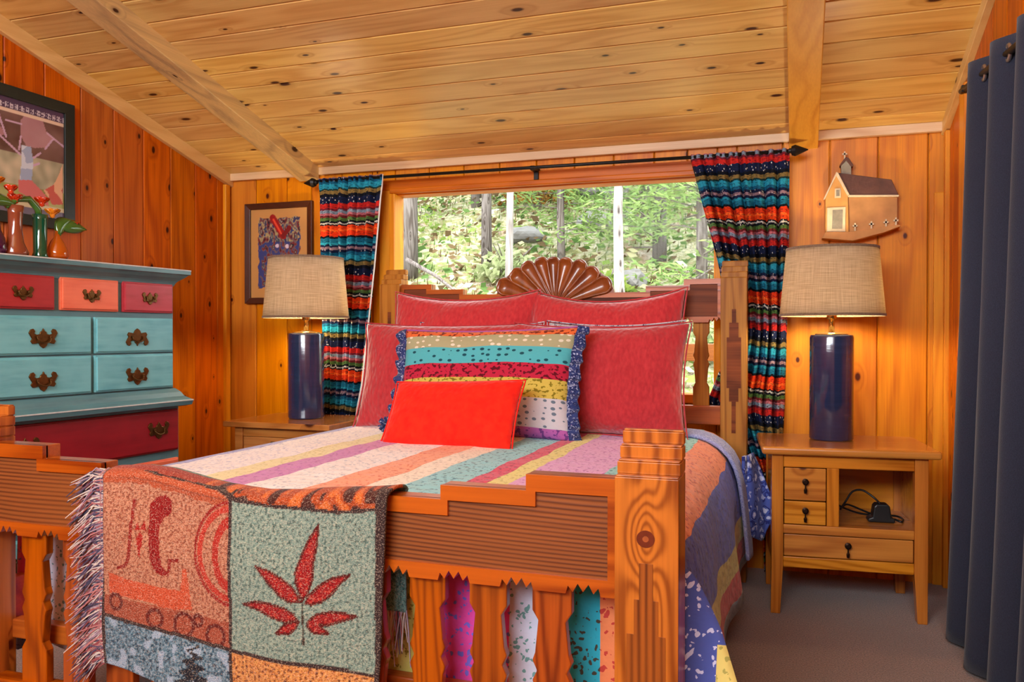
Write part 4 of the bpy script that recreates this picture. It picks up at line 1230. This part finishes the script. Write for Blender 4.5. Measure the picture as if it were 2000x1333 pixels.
# ------------------------------------------------------------ dresser
ANG = math.atan2(.99626, .08638)
dr = thing('dresser', (-2.59, 2.644, 0), 'tall painted dresser with turquoise red and coral drawers', 'dresser', ANG)
DC, DH, DD = -.121, .421, .45       # centre, half width, depth (local x, y into the wall)
def dpart(m, name, mat, label=None, parent=dr, **k):
    o = m.build(name, mat, parent, **k)
    if label: o['label'] = label
    return o
dpart(B(DC - DH, DC + DH, .004, DD, .862, 1.318), 'upper_case', P_SLATE, bevel=.002)
dpart(B(DC - DH - .03, DC + DH + .03, .004, DD, .05, .80), 'lower_case', P_SLATE, bevel=.002)
def moulding(prof, hw):
    """profile (out, z) swept along the front and both ends"""
    m = MB()
    V, F = [], []
    for o, z in prof:
        V += [(DC - hw - o, DD, z), (DC - hw - o, -o, z), (DC + hw + o, -o, z), (DC + hw + o, DD, z)]
    n = len(prof)
    for i in range(n - 1):
        for k in range(3):
            F.append((i * 4 + k, i * 4 + k + 1, i * 4 + k + 5, i * 4 + k + 4))
        F.append((i * 4 + 3, i * 4, i * 4 + 4, i * 4 + 7))
    F += [(0, 1, 2, 3), tuple((n - 1) * 4 + k for k in (3, 2, 1, 0))]
    m.add(V, F)
    return m
dpart(moulding([(0, 1.305), (.006, 1.318), (.012, 1.326), (.03, 1.34), (.042, 1.352), (.05, 1.356), (.05, 1.374)], DH), 'crown_moulding', P_SLATE)
dpart(moulding([(.03, .785), (.052, .79), (.056, .806), (.05, .815), (.03, .828), (.02, .846), (.004, .862)], DH), 'waist_moulding', P_SLATE)
dpart(moulding([(.03, 0), (.045, .0), (.045, .09), (.03, .105)], DH), 'plinth', P_SLATE)
PALE = plain('worn_pale_highlight', S(206, 216, 216), .5, .08, 50)  # pale strips put the moulding's edge highlight into colour, along with worn paint
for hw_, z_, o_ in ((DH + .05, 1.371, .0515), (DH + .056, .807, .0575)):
    dpart(B(DC - hw_ - .001, DC + hw_ + .001, -o_, DD, z_, z_ + .005), 'worn_edge_highlight', PALE, 'pale worn paint and painted highlight along the edge', bevel=.001)
WING = [(0, -.038), (.012, -.03), (.019, -.017), (.03, -.02), (.043, -.022), (.05, -.012), (.044, -.003), (.05, .006), (.057, .018), (.05, .031), (.039, .034), (.032, .025), (.036, .016), (.026, .012), (.014, .014), (.012, .022), (.005, .026)]
WPOLY = WING + [(0, .036)] + [(-x, z) for x, z in WING[1:][::-1]]
def pull(drawer, cx, cz, sc=1.0, up=False):
    m = MB()
    sg = -1 if up else 1
    m.prism([(cx + x * sc, cz + sg * z * sc) for x, z in WPOLY], -.0165, -.011)
    pts = [(cx + .026 * sc * math.cos(a), -.018 - .010 * math.sin(PI * k / 12), cz + .002 + .02 * sc * -math.sin(a)) for k, a in [(k, PI * k / 12) for k in range(13)]]
    m.tube(pts, .003, 6)
    for s in (-1, 1):
        m.lathe([(0, 0), (.005, .001), (.005, .006), (0, .008)], 8, (cx + s * .026 * sc, -.02, cz))
    m.build('handle', BRASS, drawer, bevel=.001, seg=1)['label'] = 'antique brass batwing pull'
def drawer(x0, x1, z0, z1, mat, label, pulls, sc=1.0, up=False, th=.012):
    m = B(x0, x1, -th + .006, .02, z0, z1)
    m.box(x0 + .006, x1 - .006, -th, .0, z0 + .006, z1 - .006)
    d = dpart(m, 'drawer', mat, label, bevel=.0035)
    for cx, cz in pulls: pull(d, cx, cz, sc, up)
drawer(-.532, -.274, 1.187, 1.312, P_RED, 'small red drawer', [(-.404, 1.245)], .72)
drawer(-.251, .009, 1.187, 1.312, P_CORAL, 'small coral drawer', [(-.121, 1.246)], .72)
drawer(.03, .290, 1.187, 1.312, P_RED2, 'small raspberry drawer', [(.16, 1.247)], .72)
drawer(-.532, -.117, 1.021, 1.164, P_TEAL, 'turquoise drawer', [(-.327, 1.083)], 1.0)
drawer(-.102, .290, 1.021, 1.164, P_TEAL, 'turquoise drawer with an upturned pull', [(.094, 1.083)], 1.0, True)
drawer(-.532, -.117, .868, 1.014, P_TEAL, 'turquoise drawer', [(-.327, .925)], 1.0)
drawer(-.102, .290, .868, 1.014, P_TEAL, 'turquoise drawer', [(.094, .925)], 1.0)
drawer(-.565, .320, .594, .772, P_DRED, 'wide deep red drawer', [(-.40, .69), (.204, .69)], 1.0)
drawer(-.565, .320, .385, .56, P_CORAL, 'wide coral drawer', [(-.40, .48), (.204, .48)], 1.0)
drawer(-.565, .320, .17, .36, P_TEAL, 'wide turquoise lower drawer', [(-.40, .27), (.204, .27)], 1.0)

# ------------------------------------------------------------ glass vases on the dresser
tray = tag(B(-.15, .15, -.06, .06, 0, .022).build('vase_tray', plain('dark_walnut_tray', S(60, 34, 26), .35, .1, 20), bevel=.003), 'dark wooden tray under the glass vases on the dresser', 'tray')
tray.location = (-2.84, 2.48, 1.376)
tray.rotation_euler = (0, 0, ANG)
ZT = 1.399
def glass(name, c, rough=.06, alpha=.55):
    M = Mat(name)
    b = M.n('BsdfPrincipled', {'Base Color': c, 'Roughness': rough, 'IOR': 1.45})
    b.inputs['Transmission Weight'].default_value = alpha
    b.inputs['Coat Weight'].default_value = .5
    M.t.links.new(b.outputs[0], M.out.inputs[0])
    return M.m
G_BROWN = glass('red_brown_glass', S(150, 74, 48), .08, .25)
G_GREEN = glass('emerald_glass', S(20, 96, 66), .06, .4)
G_AMBER = glass('amber_glass', S(224, 110, 20), .05, .5)
G_PURP = glass('plum_glass', S(84, 30, 70), .06, .4)
G_RED = glass('scarlet_glass', S(222, 60, 20), .1, .2)
G_ORA = glass('orange_glass', S(240, 140, 30), .1, .2)
G_LEAF = glass('leaf_green_glass', S(70, 120, 44), .12, .2)
def vase(name, x, y, prof, mat, label):
    t = thing(name, (x, y, ZT), label, 'vase', group=None)
    MB().lathe(prof, 24).build('body', mat, t, smooth=True)
    return t
def petals(t, c, r, n, mat, name, tilt=.5):
    m = MB()
    c = Vector(c)
    for k in range(n):
        a = 2 * PI * k / n
        d = Vector((math.cos(a), math.sin(a), tilt)).normalized()
        s = d.cross(Vector((0, 0, 1))).normalized()
        w = s.cross(d)
        V = []
        for i, (tt, hw) in enumerate(((0, .12), (.35, .4), (.7, .42), (1, .1))):
            ctr = c + d * r * tt + Vector((0, 0, -.3 * r * tt * tt))
            V += [ctr - s * r * hw, ctr + w * r * .1, ctr + s * r * hw, ctr - w * r * .04]
        F = []
        for i in range(3):
            for q in range(4):
                F.append((i * 4 + q, i * 4 + (q + 1) % 4, i * 4 + 4 + (q + 1) % 4, i * 4 + 4 + q))
        F += [(0, 1, 2, 3), (15, 14, 13, 12)]
        m.add(V, F)
    m.lathe([(0, -.2 * r), (.2 * r, -.1 * r), (.2 * r, .25 * r), (0, .35 * r)], 8, c)
    return m.build(name, mat, t, smooth=True)
def leafblade(t, p0, p1, p2, w, name='leaf'):
    m = MB()
    p0, p1, p2 = Vector(p0), Vector(p1), Vector(p2)
    def f(u, v):
        p = p0 * (1 - v) ** 2 + p1 * 2 * v * (1 - v) + p2 * v * v
        s = (p2 - p0).cross(Vector((1, 0, .2))).normalized()
        h = w * math.sin(PI * min(1, .08 + .92 * v)) ** .8
        return p + s * (u * 2 - 1) * h + Vector((.012 * (1 - (u * 2 - 1) ** 2), 0, 0))
    m.grid(f, 6, 12)
    return m.build(name, G_LEAF, t, smooth=True, solid=.006)
vz = vase('glass_vase', -2.83, 2.395, [(0, .0), (.044, 0), (.046, .01), (.03, .05), (.024, .10), (.026, .16), (.03, .19), (.022, .19), (.018, .1), (0, .02)], G_BROWN, 'tall flared red-brown glass vase holding a scarlet bloom')
petals(vz, (0, 0, .205), .05, 6, G_RED, 'bloom', 1.6)
petals(vz, (.02, -.035, .235), .045, 5, G_RED, 'bloom', 1.8)
leafblade(vz, (0, -.01, .19), (0, -.07, .22), (0, -.11, .18), .022)
vz = vase('glass_vase', -2.83, 2.505, [(0, 0), (.028, 0), (.03, .006), (.025, .02), (.026, .15), (.03, .17), (.021, .17), (.02, .03), (0, .02)], G_GREEN, 'slim emerald glass cylinder vase with an arching green stem')
MB().tube([(0, 0, .14), (0, -.01, .19), (0, -.05, .225), (0, -.10, .215), (0, -.15, .18)], [.012, .013, .013, .011, .008], 8).build('stem', G_LEAF, vz, smooth=True)
petals(vz, (.01, .0, .21), .05, 6, G_RED, 'bloom', 1.5)
petals(vz, (.02, .04, .17), .05, 6, G_ORA, 'bloom', 1.4)
vz = vase('glass_vase', -2.83, 2.585, [(0, 0), (.036, 0), (.042, .012), (.04, .035), (.026, .07), (.012, .09), (.011, .115), (.007, .115), (.006, .09), (0, .02)], G_AMBER, 'small amber glass bulb vase with a green leaf')
leafblade(vz, (0, .0, .10), (0, .01, .16), (0, .06, .165), .028)
leafblade(vz, (0, .02, .13), (.01, .07, .15), (.0, .135, .135), .028)
petals(vz, (.015, .085, .155), .018, 5, G_RED, 'bloom')
vz = vase('glass_vase', -2.84, 2.325, [(0, 0), (.03, 0), (.034, .02), (.028, .06), (.014, .09), (.012, .12), (.008, .12), (0, .02)], G_PURP, 'dark plum glass bottle vase at the edge of the tray')
petals(vz, (.0, .0, .26), .05, 6, G_ORA, 'bloom', 1.5)
MB().tube([(0, 0, .1), (0, 0, .26)], .004, 6).build('stem', G_LEAF, vz)

# ------------------------------------------------------------ poster on the side wall and picture on the back wall
def colmat(name, rough=.3, coat=.0):
    M = Mat(name)
    return M.surf(M.n('Attribute', attribute_name='Col').outputs['Color'], rough, coat=coat, spec=.3)
po = thing('framed_poster', (XL, 2.56, 1.55), 'large black framed purple poster on the orange board wall', 'picture')
pg = tuple(po.location)
Y0, Y1, Z0, Z1 = 2.19, 2.935, 1.562, 2.135
o4 = [(Y0, Z0), (Y1, Z0), (Y1, Z1), (Y0, Z1)]
fwid = .048
i4 = [(Y0 + fwid, Z0 + fwid), (Y1 - fwid, Z0 + fwid), (Y1 - fwid, Z1 - fwid), (Y0 + fwid, Z1 - fwid)]
MB().ring(o4, i4, XL + .028, XL + .003, 'X', -.006).build('frame', FRAMEBLK, po, org=pg, bevel=.002)
def poster_paint(V):
    P = V[:, 1:3]
    y, z = P[:, 0], P[:, 1]
    n = len(V)
    nn = np.array([mnoise.noise(Vector((a * 9, b * 9, 2))) + .5 * mnoise.noise(Vector((a * 25, b * 25, 5))) for a, b in P])
    out = np.tile(C3(92, 62, 56), (n, 1))
    t = np.clip(nn * .8 + .5, 0, 1)[:, None]
    out = out * (1 - t) + C3(128, 96, 92) * t
    gl = (z < 1.86) & (z > 1.72)
    tt = np.clip(nn[gl] * .9 + .5, 0, 1)[:, None]
    out[gl] = C3(120, 128, 104) * (1 - tt) + C3(206, 196, 168) * tt
    lowm = z <= 1.73
    tt = np.clip(nn[lowm] * .9 + .5, 0, 1)[:, None]
    out[lowm] = C3(110, 116, 56) * (1 - tt) + C3(176, 176, 110) * tt
    rock = inpoly(P, [(2.666, 2.002), (2.697, 2.043), (2.732, 2.054), (2.775, 2.034), (2.797, 1.984), (2.83, 1.96), (2.789, 1.914), (2.732, 1.901), (2.697, 1.9), (2.669, 1.936)])
    rock |= inpoly(P, [(2.30, 1.96), (2.36, 2.03), (2.45, 2.04), (2.53, 2.0), (2.60, 1.93), (2.52, 1.90), (2.40, 1.88)])
    out[rock] = C3(178, 130, 138) * .9 + .05 * t[rock]
    for a, b in (((2.669, 1.936), (2.66, 1.88)), ((2.8, 1.98), (2.885, 1.94)), ((2.56, 2.02), (2.60, 1.92)), ((2.60, 1.99), (2.67, 1.99)), ((2.57, 1.92), (2.665, 1.86)), ((2.72, 1.85), (2.765, 1.885)), ((2.72, 1.82), (2.76, 1.84)), ((2.30, 1.9), (2.5, 1.8)), ((2.83, 1.96), (2.79, 1.91))):
        out[dseg(P, a, b) < .0045] = C3(200, 168, 196)
    bl = inpoly(P, [(2.673, 1.9), (2.718, 1.904), (2.73, 1.838), (2.72, 1.755), (2.662, 1.75), (2.672, 1.829)])
    out[bl] = C3(160, 176, 206)
    out[bl & (nn > .15)] = C3(206, 216, 232)
    fl = inpoly(P, [(2.88, 1.86), (2.88, 1.678), (2.825, 1.67), (2.781, 1.726), (2.833, 1.76), (2.863, 1.815)]) | inpoly(P, [(2.25, 1.7), (2.30, 1.78), (2.40, 1.74), (2.47, 1.78), (2.45, 1.68)])
    out[fl] = C3(226, 176, 140)
    out[fl & (nn > 0)] = C3(196, 90, 80)
    f2 = inpoly(P, [(2.655, 1.75), (2.72, 1.76), (2.79, 1.708), (2.81, 1.66), (2.745, 1.675), (2.655, 1.70)])
    out[f2] = C3(206, 110, 110)
    bot = z < 1.66
    out[bot] = C3(206, 190, 150)
    out[z < 1.64] = C3(96, 76, 96)
    topb = z > 2.04
    out[topb] = C3(84, 66, 92)
    lt = topb & (z > 2.046) & (z < 2.068)
    pat = (np.sin(y * 240) + np.sin(y * 571 + 1) + .8 * np.sin(z * 500 + y * 130)) > .3
    out[lt & pat] = C3(206, 196, 206)
    out[np.abs(z - 2.034) < .008] = C3(226, 200, 176)
    return out
MB().grid(lambda u, v: (XL + .012, Y0 + fwid + u * (Y1 - Y0 - 2 * fwid), Z0 + fwid + v * (Z1 - Z0 - 2 * fwid)), 170, 130).build('print', colmat('poster_print', .25, .3), po, org=pg, paint=poster_paint)
B(XL + .001, XL + .008, Y0 + .01, Y1 - .01, Z0 + .01, Z1 - .01).build('backing', FRAMEBRN, po, org=pg)
# framed art
ar = thing('framed_picture', (-2.786, YW, 1.275), 'brown framed abstract picture with a gold mat behind the lamp', 'picture')
ag = tuple(ar.location)
X0, X1, Z0, Z1 = -3.01, -2.565, 1.272, 1.845
o4 = [(X0, Z0), (X1, Z0), (X1, Z1), (X0, Z1)]
fwid = .034
i4 = [(X0 + fwid, Z0 + fwid), (X1 - fwid, Z0 + fwid), (X1 - fwid, Z1 - fwid), (X0 + fwid, Z1 - fwid)]
MB().ring(o4, i4, YW - .028, YW - .003, 'Y', .006).build('frame', FRAMEBRN, ar, org=ag, bevel=.002)
def art_paint(V):
    P = V[:, [0, 2]]
    n = len(V)
    out = np.tile(C3(196, 142, 78), (n, 1))
    wob = np.array([mnoise.noise(Vector((a * 30, b * 30, 1))) for a, b in P]) * .012
    ins = (P[:, 0] + wob > X0 + .085) & (P[:, 0] + wob < X1 - .085) & (P[:, 1] + wob > Z0 + .09) & (P[:, 1] + wob < Z1 - .085)
    pal = [C3(60, 50, 70), C3(110, 90, 90), C3(150, 136, 120), C3(46, 60, 110), C3(120, 40, 40), C3(70, 96, 100), C3(170, 150, 100), C3(40, 34, 44)]
    h = np.array([mnoise.noise(Vector((a * 34 + b * 12, b * 20 - a * 8, 3))) + .6 * mnoise.noise(Vector((a * 70, b * 40, 6))) for a, b in P])
    k = np.clip(((h + 1.0) / 2.0 * 12).astype(int), 0, 11) * 5 % 8
    for i in range(8): out[ins & (k == i)] = pal[i]
    out[ins & (P[:, 1] < 1.62) & (h > .0)] = C3(54, 64, 120)
    for a, b, w, c in (((-2.83, 1.76), (-2.76, 1.655), .02, C3(150, 20, 16)), ((-2.76, 1.655), (-2.72, 1.70), .014, C3(120, 20, 20)), ((-2.825, 1.75), (-2.775, 1.67), .006, C3(226, 70, 44))):
        out[dseg(P, a, b) < w] = c
    for c in ((-2.80, 1.60), (-2.735, 1.595)):
        out[np.hypot(P[:, 0] - c[0], P[:, 1] - c[1]) < .012] = C3(216, 196, 206)
    return out
MB().grid(lambda u, v: (X0 + fwid + u * (X1 - X0 - 2 * fwid), YW - .012, Z0 + fwid + v * (Z1 - Z0 - 2 * fwid)), 110, 140).build('print', colmat('art_print', .4, .3), ar, org=ag, paint=art_paint)
B(X0 + .01, X1 - .01, YW - .009, YW - .001, Z0 + .01, Z1 - .01).build('backing', FRAMEBRN, ar, org=ag)

# ------------------------------------------------------------ church wall plaque
ch = thing('church_plaque', (.26, YW, 1.55), 'small carved adobe church relief hanging on the wall above the lamp', 'wall decoration')
cg = tuple(ch.location)
ADOBE = plain('ochre_adobe_paint', S(216, 158, 84), .8, .12, 14, bstr=.4)
ADOBE2 = plain('pale_adobe_paint', S(204, 146, 88), .8, .16, 10, bstr=.4)
ROOFB = plain('brown_roof_paint', S(96, 60, 48), .7, .2, 18, bstr=.4)
CREAM = plain('cream_paint', S(226, 206, 166), .7, .08, 30)
GREYP = plain('weathered_grey_paint', S(150, 142, 124), .8, .15, 40)
cp = lambda poly, a, b, nm, mt, lb=None: (lambda o: (o.__setitem__('label', lb) if lb else None, o)[1])(MB().prism(poly, YW - a, YW - b).build(nm, mt, ch, org=cg, bevel=.0015, seg=1))
gable = cp([(.119, 1.559), (.217, 1.553), (.213, 1.723), (.164, 1.815), (.119, 1.715)], .062, .002, 'gable_wall', ADOBE)
cp([(.213, 1.553), (.416, 1.574), (.416, 1.708), (.213, 1.723)], .046, .002, 'side_wall', ADOBE2)
cp([(.168, 1.824), (.391, 1.780), (.421, 1.706), (.214, 1.718)], .056, .002, 'roof', ROOFB)
cp([(.164, 1.826), (.172, 1.821), (.219, 1.722), (.211, 1.716), (.164, 1.808), (.118, 1.708), (.110, 1.704), (.113, 1.714)], .068, .05, 'gable_trim', CREAM)
cp([(.210, 1.722), (.421, 1.711), (.421, 1.703), (.214, 1.712)], .06, .04, 'eave_trim', CREAM)
cp([(.186, 1.812), (.227, 1.812), (.227, 1.855), (.205, 1.884), (.184, 1.858)], .05, .002, 'bell_tower', GREYP)
cp([(.203, 1.892), (.216, 1.888), (.236, 1.852), (.226, 1.848), (.205, 1.877), (.182, 1.852), (.178, 1.858)], .056, .002, 'tower_roof', ROOFB)
def cross(x, z, h, w, a, nm='cross'):
    return MB().box(x - w / 6, x + w / 6, YW - a - .006, YW - a, z, z + h).box(x - w / 2, x + w / 2, YW - a - .006, YW - a, z + h * .58, z + h * .78).build(nm, CREAM, ch, org=cg)
cross(.2, 1.885, .036, .02, .03, 'tower_cross')
for x, z in ((.243, 1.555), (.310, 1.560), (.369, 1.566), (.409, 1.572)): cross(x, z, .04, .02, .055, 'grave_cross')
cp([(.104, 1.531), (.12, 1.559), (.217, 1.555), (.42, 1.579), (.428, 1.572), (.358, 1.546), (.233, 1.515)], .075, .002, 'base', ADOBE2)
dd = cp([(.125, 1.560), (.203, 1.557), (.204, 1.668), (.126, 1.668)], .067, .055, 'door_surround', CREAM)
MB().prism([(.147, 1.572), (.19, 1.570), (.192, 1.656), (.149, 1.656)], YW - .069, YW - .06).build('door_leaf', GREYP, dd, org=cg)
ww = cp([(.157, 1.710), (.184, 1.709), (.183, 1.753), (.158, 1.752)], .067, .055, 'gable_window', CREAM)
MB().prism([(.164, 1.717), (.178, 1.717), (.178, 1.745), (.164, 1.745)], YW - .069, YW - .06).build('window_hole', GREYP, ww, org=cg)

# ------------------------------------------------------------ nightstand beside the curtain
NA = math.radians(5)
ns = thing('nightstand', (-.079, 3.426, 0), 'honey pine nightstand with three drawers and an open cubby', 'nightstand', NA)
ns.scale = (.976, 1, 1)
def npart(m, name, mat, parent=ns, label=None, bevel=.003, **k):
    o = m.build(name, mat, parent, bevel=bevel, **k)
    if label: o['label'] = label
    return o
ND = .43
npart(B(-.053, .609, -.035, ND + .02, .629, .660), 'top', W_STAND, bevel=.011, seg=3)
def leg(x0, x1, xb0, xb1, y0, y1):
    m = MB()
    V = []
    for z, a, b in ((0, xb0, xb1), (.19, x0, x1), (.629, x0, x1)):
        V += [(a, y0, z), (b, y0, z), (b, y1, z), (a, y1, z)]
    F = [(0, 3, 2, 1), (8, 9, 10, 11)]
    for i in range(2):
        for k in range(4): F.append((i * 4 + k, i * 4 + (k + 1) % 4, i * 4 + 4 + (k + 1) % 4, i * 4 + 4 + k))
    m.add(V, F)
    return npart(m, 'leg', W_STANDZ)
leg(-.013, .032, -.016, .021, -.004, .04); leg(.518, .567, .530, .566, -.004, .04)
leg(-.013, .032, -.013, .022, ND - .045, ND); leg(.518, .567, .528, .566, ND - .045, ND)
npart(B(-.008, .008, .04, ND - .045, .186, .629), 'side_panel', W_STAND)
npart(B(.545, .561, .04, ND - .045, .186, .629), 'side_panel', W_STAND)
npart(B(.01, .545, ND - .03, ND - .018, .16, .629), 'back_panel', W_STAND)
npart(B(.032, .518, .003, .03, .578, .629), 'rail', W_STAND)
npart(B(.197, .243, .003, .03, .352, .578), 'stile', W_STANDZ)
npart(B(.032, .518, .001, .03, .317, .352), 'rail', W_STAND)
npart(B(.032, .518, .003, .03, .184, .226), 'rail', W_STAND)
npart(B(.01, .545, .03, ND - .03, .335, .351), 'shelf', W_STAND)
npart(B(.212, .228, .03, ND - .03, .351, .629), 'partition', W_STAND)
def ndrawer(x0, x1, z0, z1):
    d = npart(B(x0, x1, .004, .3, z0, z1), 'drawer', W_STAND, bevel=.003)
    cx, cz = (x0 + x1) / 2, (z0 + z1) / 2 + .012
    m = MB()
    for r, y in ((0, 0),):
        m.tube([(cx, .006, cz), (cx, -.004, cz), (cx, -.006, cz), (cx, -.016, cz), (cx, -.019, cz)], [.006, .006, .0125, .0125, .007], 12)
    m.tube([(cx, -.014, cz - .008), (cx, -.014, cz - .026)], [.0025, .003], 8)
    m.tube([(cx, -.014, cz - .024), (cx, -.014, cz - .030), (cx, -.014, cz - .044)], [.003, .007, .0055], 8)
    m.build('knob', DARKMETAL, d, smooth=False)['label'] = 'dark bronze drop knob'
ndrawer(.036, .194, .449, .575); ndrawer(.036, .194, .355, .444); ndrawer(.035, .515, .229, .314)
# charger and cable in the cubby
ad = thing('power_adapter', (0, 0, 0), 'black power adapter with looped cable inside the nightstand cubby', 'charger')
NM = Matrix.Translation((-.079, 3.426, 0)) @ Matrix.Rotation(NA, 4, 'Z')
ad.location = NM @ Vector((.41, .15, .3525)); ad.rotation_euler = (0, 0, NA)
MB().prism([(-.048, 0), (.052, 0), (.05, .016), (.038, .02), (.032, .066), (.022, .072), (-.018, .072), (-.026, .062), (-.032, .02), (-.048, .014)], -.03, .03).build('body', BLACKPL, ad, bevel=.005)
cab = [(.0, 0, .07), (-.02, .02, .09), (-.06, .03, .115), (-.10, .02, .11), (-.13, .0, .07), (-.15, -.02, .045), (-.12, .03, .055), (-.06, .06, .03), (-.01, .07, .012), (.06, .06, .012)]
def smooth_path(P, k=6):
    P = [Vector(p) for p in P]; out = []
    for i in range(len(P) - 1):
        a, b, c, d = P[max(0, i - 1)], P[i], P[i + 1], P[min(len(P) - 1, i + 2)]
        for j in range(k):
            t = j / k
            out.append(.5 * (2 * b + (c - a) * t + (2 * a - 5 * b + 4 * c - d) * t * t + (3 * b - a - 3 * c + d) * t ** 3))
    return out + [P[-1]]
MB().tube(smooth_path(cab), .004, 8).build('cable', BLACKPL, ad, smooth=True)
MB().tube(smooth_path([(.055, .0, .01), (.075, -.02, .006), (.09, .03, .006), (.07, .09, .006), (-.05, .1, .006), (-.14, .06, .04), (-.165, .02, .07)]), .004, 8).build('cable', BLACKPL, ad, smooth=True)

# ------------------------------------------------------------ side table by the corner
st = thing('side_table', (-2.395, 3.69, 0), 'brown wooden side table with a label pull in the corner', 'side table')
sg = tuple(st.location)
def tpart(m, name, mat=W_TABLE, parent=st, **k): return m.build(name, mat, parent, org=sg, **k)
tpart(B(-2.70, -2.095, 3.44, 3.915, .637, .665), 'top', bevel=.004)
for x in (-2.655, -2.185):
    for y in (3.475, 3.85):
        tpart(B(x, x + .045, y, y + .045, 0, .637), 'leg', bevel=.003)
tpart(B(-2.61, -2.185, 3.485, 3.505, .59, .637), 'rail')
dw = tpart(B(-2.605, -2.19, 3.478, 3.75, .50, .588), 'drawer', bevel=.003)
tpart(B(-2.61, -2.185, 3.485, 3.505, .40, .497), 'rail')
tpart(B(-2.65, -2.63, 3.52, 3.85, .40, .637), 'side_panel'); tpart(B(-2.165, -2.145, 3.52, 3.85, .40, .637), 'side_panel')
tpart(B(-2.61, -2.185, 3.86, 3.88, .40, .637), 'back_panel')
m = MB().prism([(-2.44, .535), (-2.36, .535), (-2.352, .552), (-2.36, .57), (-2.44, .57), (-2.448, .552)], 3.470, 3.4785)
for k in range(5): m.box(-2.438 + k * .016, -2.428 + k * .016, 3.467, 3.471, .544, .561)
m.build('handle', BRIGHTBRASS, dw, org=sg, bevel=.001)['label'] = 'pale metal label pull'

# ------------------------------------------------------------ lamps
def navy_glaze():
    M = Mat('navy_ceramic_glaze')
    tc = M.n('TexCoord').outputs['Object']
    n1 = M.noise(M.n('Mapping', {0: tc, 3: (3, 3, 40)}).outputs[0], 2.0, 2)
    c = M.mix(n1, S(28, 40, 70), S(42, 54, 90))
    return M.surf(c, .12, bump=n1, bstr=.12, bdist=.004, coat=.6, spec=.6)
GLAZE = navy_glaze()
def shade_mat():
    M = Mat('linen_lampshade')
    uv = M.n('UVMap').outputs[0]
    w1 = M.noise(M.n('Mapping', {0: uv, 3: (12, 260, 1)}).outputs[0], 1.0, 2)
    w2 = M.noise(M.n('Mapping', {0: uv, 3: (420, 8, 1)}).outputs[0], 1.0, 2)
    f = M.math('ADD', M.math('MULTIPLY', M.rng(w1, .35, .65), .5), M.math('MULTIPLY', M.rng(w2, .35, .65), .5))
    c = M.mix(f, S(166, 150, 126), S(216, 204, 182))
    d = M.n('BsdfDiffuse', {0: c}); t = M.n('BsdfTranslucent', {0: M.mix(f, S(186, 164, 132), S(230, 212, 180))})
    mx = M.n('MixShader', {0: .48, 1: d.outputs[0], 2: t.outputs[0]})
    M.t.links.new(mx.outputs[0], M.out.inputs[0])
    return M.m
LINEN = shade_mat()
TRIMC = cloth('taupe_shade_trim', S(140, 116, 92), S(116, 94, 74), 200, 200)
BULB = Mat('lit_bulb')
em = BULB.n('Emission', {0: (1, .80, .50, 1), 1: 330.0})
BULB.t.links.new(em.outputs[0], BULB.out.inputs[0])
def lamp(loc, label, s=1.0, zt=.79):
    t = thing('table_lamp', loc, label, 'lamp', group='navy lamps with linen shades')
    MB().lathe([(0, 0), (.082 * s, 0), (.087 * s, .006), (.087 * s, .425), (.084 * s, .436), (.03, .438), (0, .438)], 48).build('base', GLAZE, t, smooth=False, bevel=.002)
    for p in t.children[0].data.polygons: p.use_smooth = abs(p.normal.z) < .5
    MB().lathe([(0, .436), (.066 * s, .436), (.066 * s, .441), (.03, .447), (.012, .452), (.011, .50), (.02, .503), (.02, .53), (.012, .535), (0, .535)], 24).build('neck', BRIGHTBRASS, t, smooth=True)
    m = MB().tube([(.0 + .045 * math.sin(PI * i / 12) * (1 if i else 1), 0, .505 + .27 * i / 12) for i in range(13)], .0022, 6)
    m.tube([(-.045 * math.sin(PI * i / 12), 0, .505 + .27 * i / 12) for i in range(13)], .0022, 6)
    m.build('harp', BRIGHTBRASS, t)
    rb, rtp, zb = .207 * s, .181 * s, .515
    sh = MB().grid(lambda u, v: ((rb + (rtp - rb) * v) * math.cos(2 * PI * u), (rb + (rtp - rb) * v) * math.sin(2 * PI * u), zb + (zt - zb) * v), 64, 6, uv=lambda u, v: (u * 1.2, v * .3))
    so = sh.build('shade', LINEN, t, smooth=True, solid=.002)
    for r, z in ((rb, zb), (rtp, zt)):
        MB().lathe([(r - .003, z - .001), (r + .003, z - .001), (r + .003, z + .009), (r - .003, z + .009)], 64, closed=True).build('shade_trim', TRIMC, so, smooth=False)
    for k in range(3):
        a = 2 * PI * k / 3 + .4
        MB().tube([(0, 0, .77), (rtp * .985 * math.cos(a), rtp * .985 * math.sin(a), zt - .007)], .002, 6).build('shade_spoke', BRIGHTBRASS, so)
    bl = MB().lathe([(0, .535), (.012, .535), (.014, .55), (.028, .585), (.03, .605), (.022, .63), (0, .638)], 16).build('bulb', BULB.m, t, smooth=True)
    return t
lamp((.137, 3.715, .6605), 'navy cylinder lamp with linen shade on the honey nightstand')
l2 = lamp((-2.387, 3.70, .6655), 'navy cylinder lamp with linen shade on the corner side table', 1.04, .815)
l2.rotation_euler = (0, 0, .8)
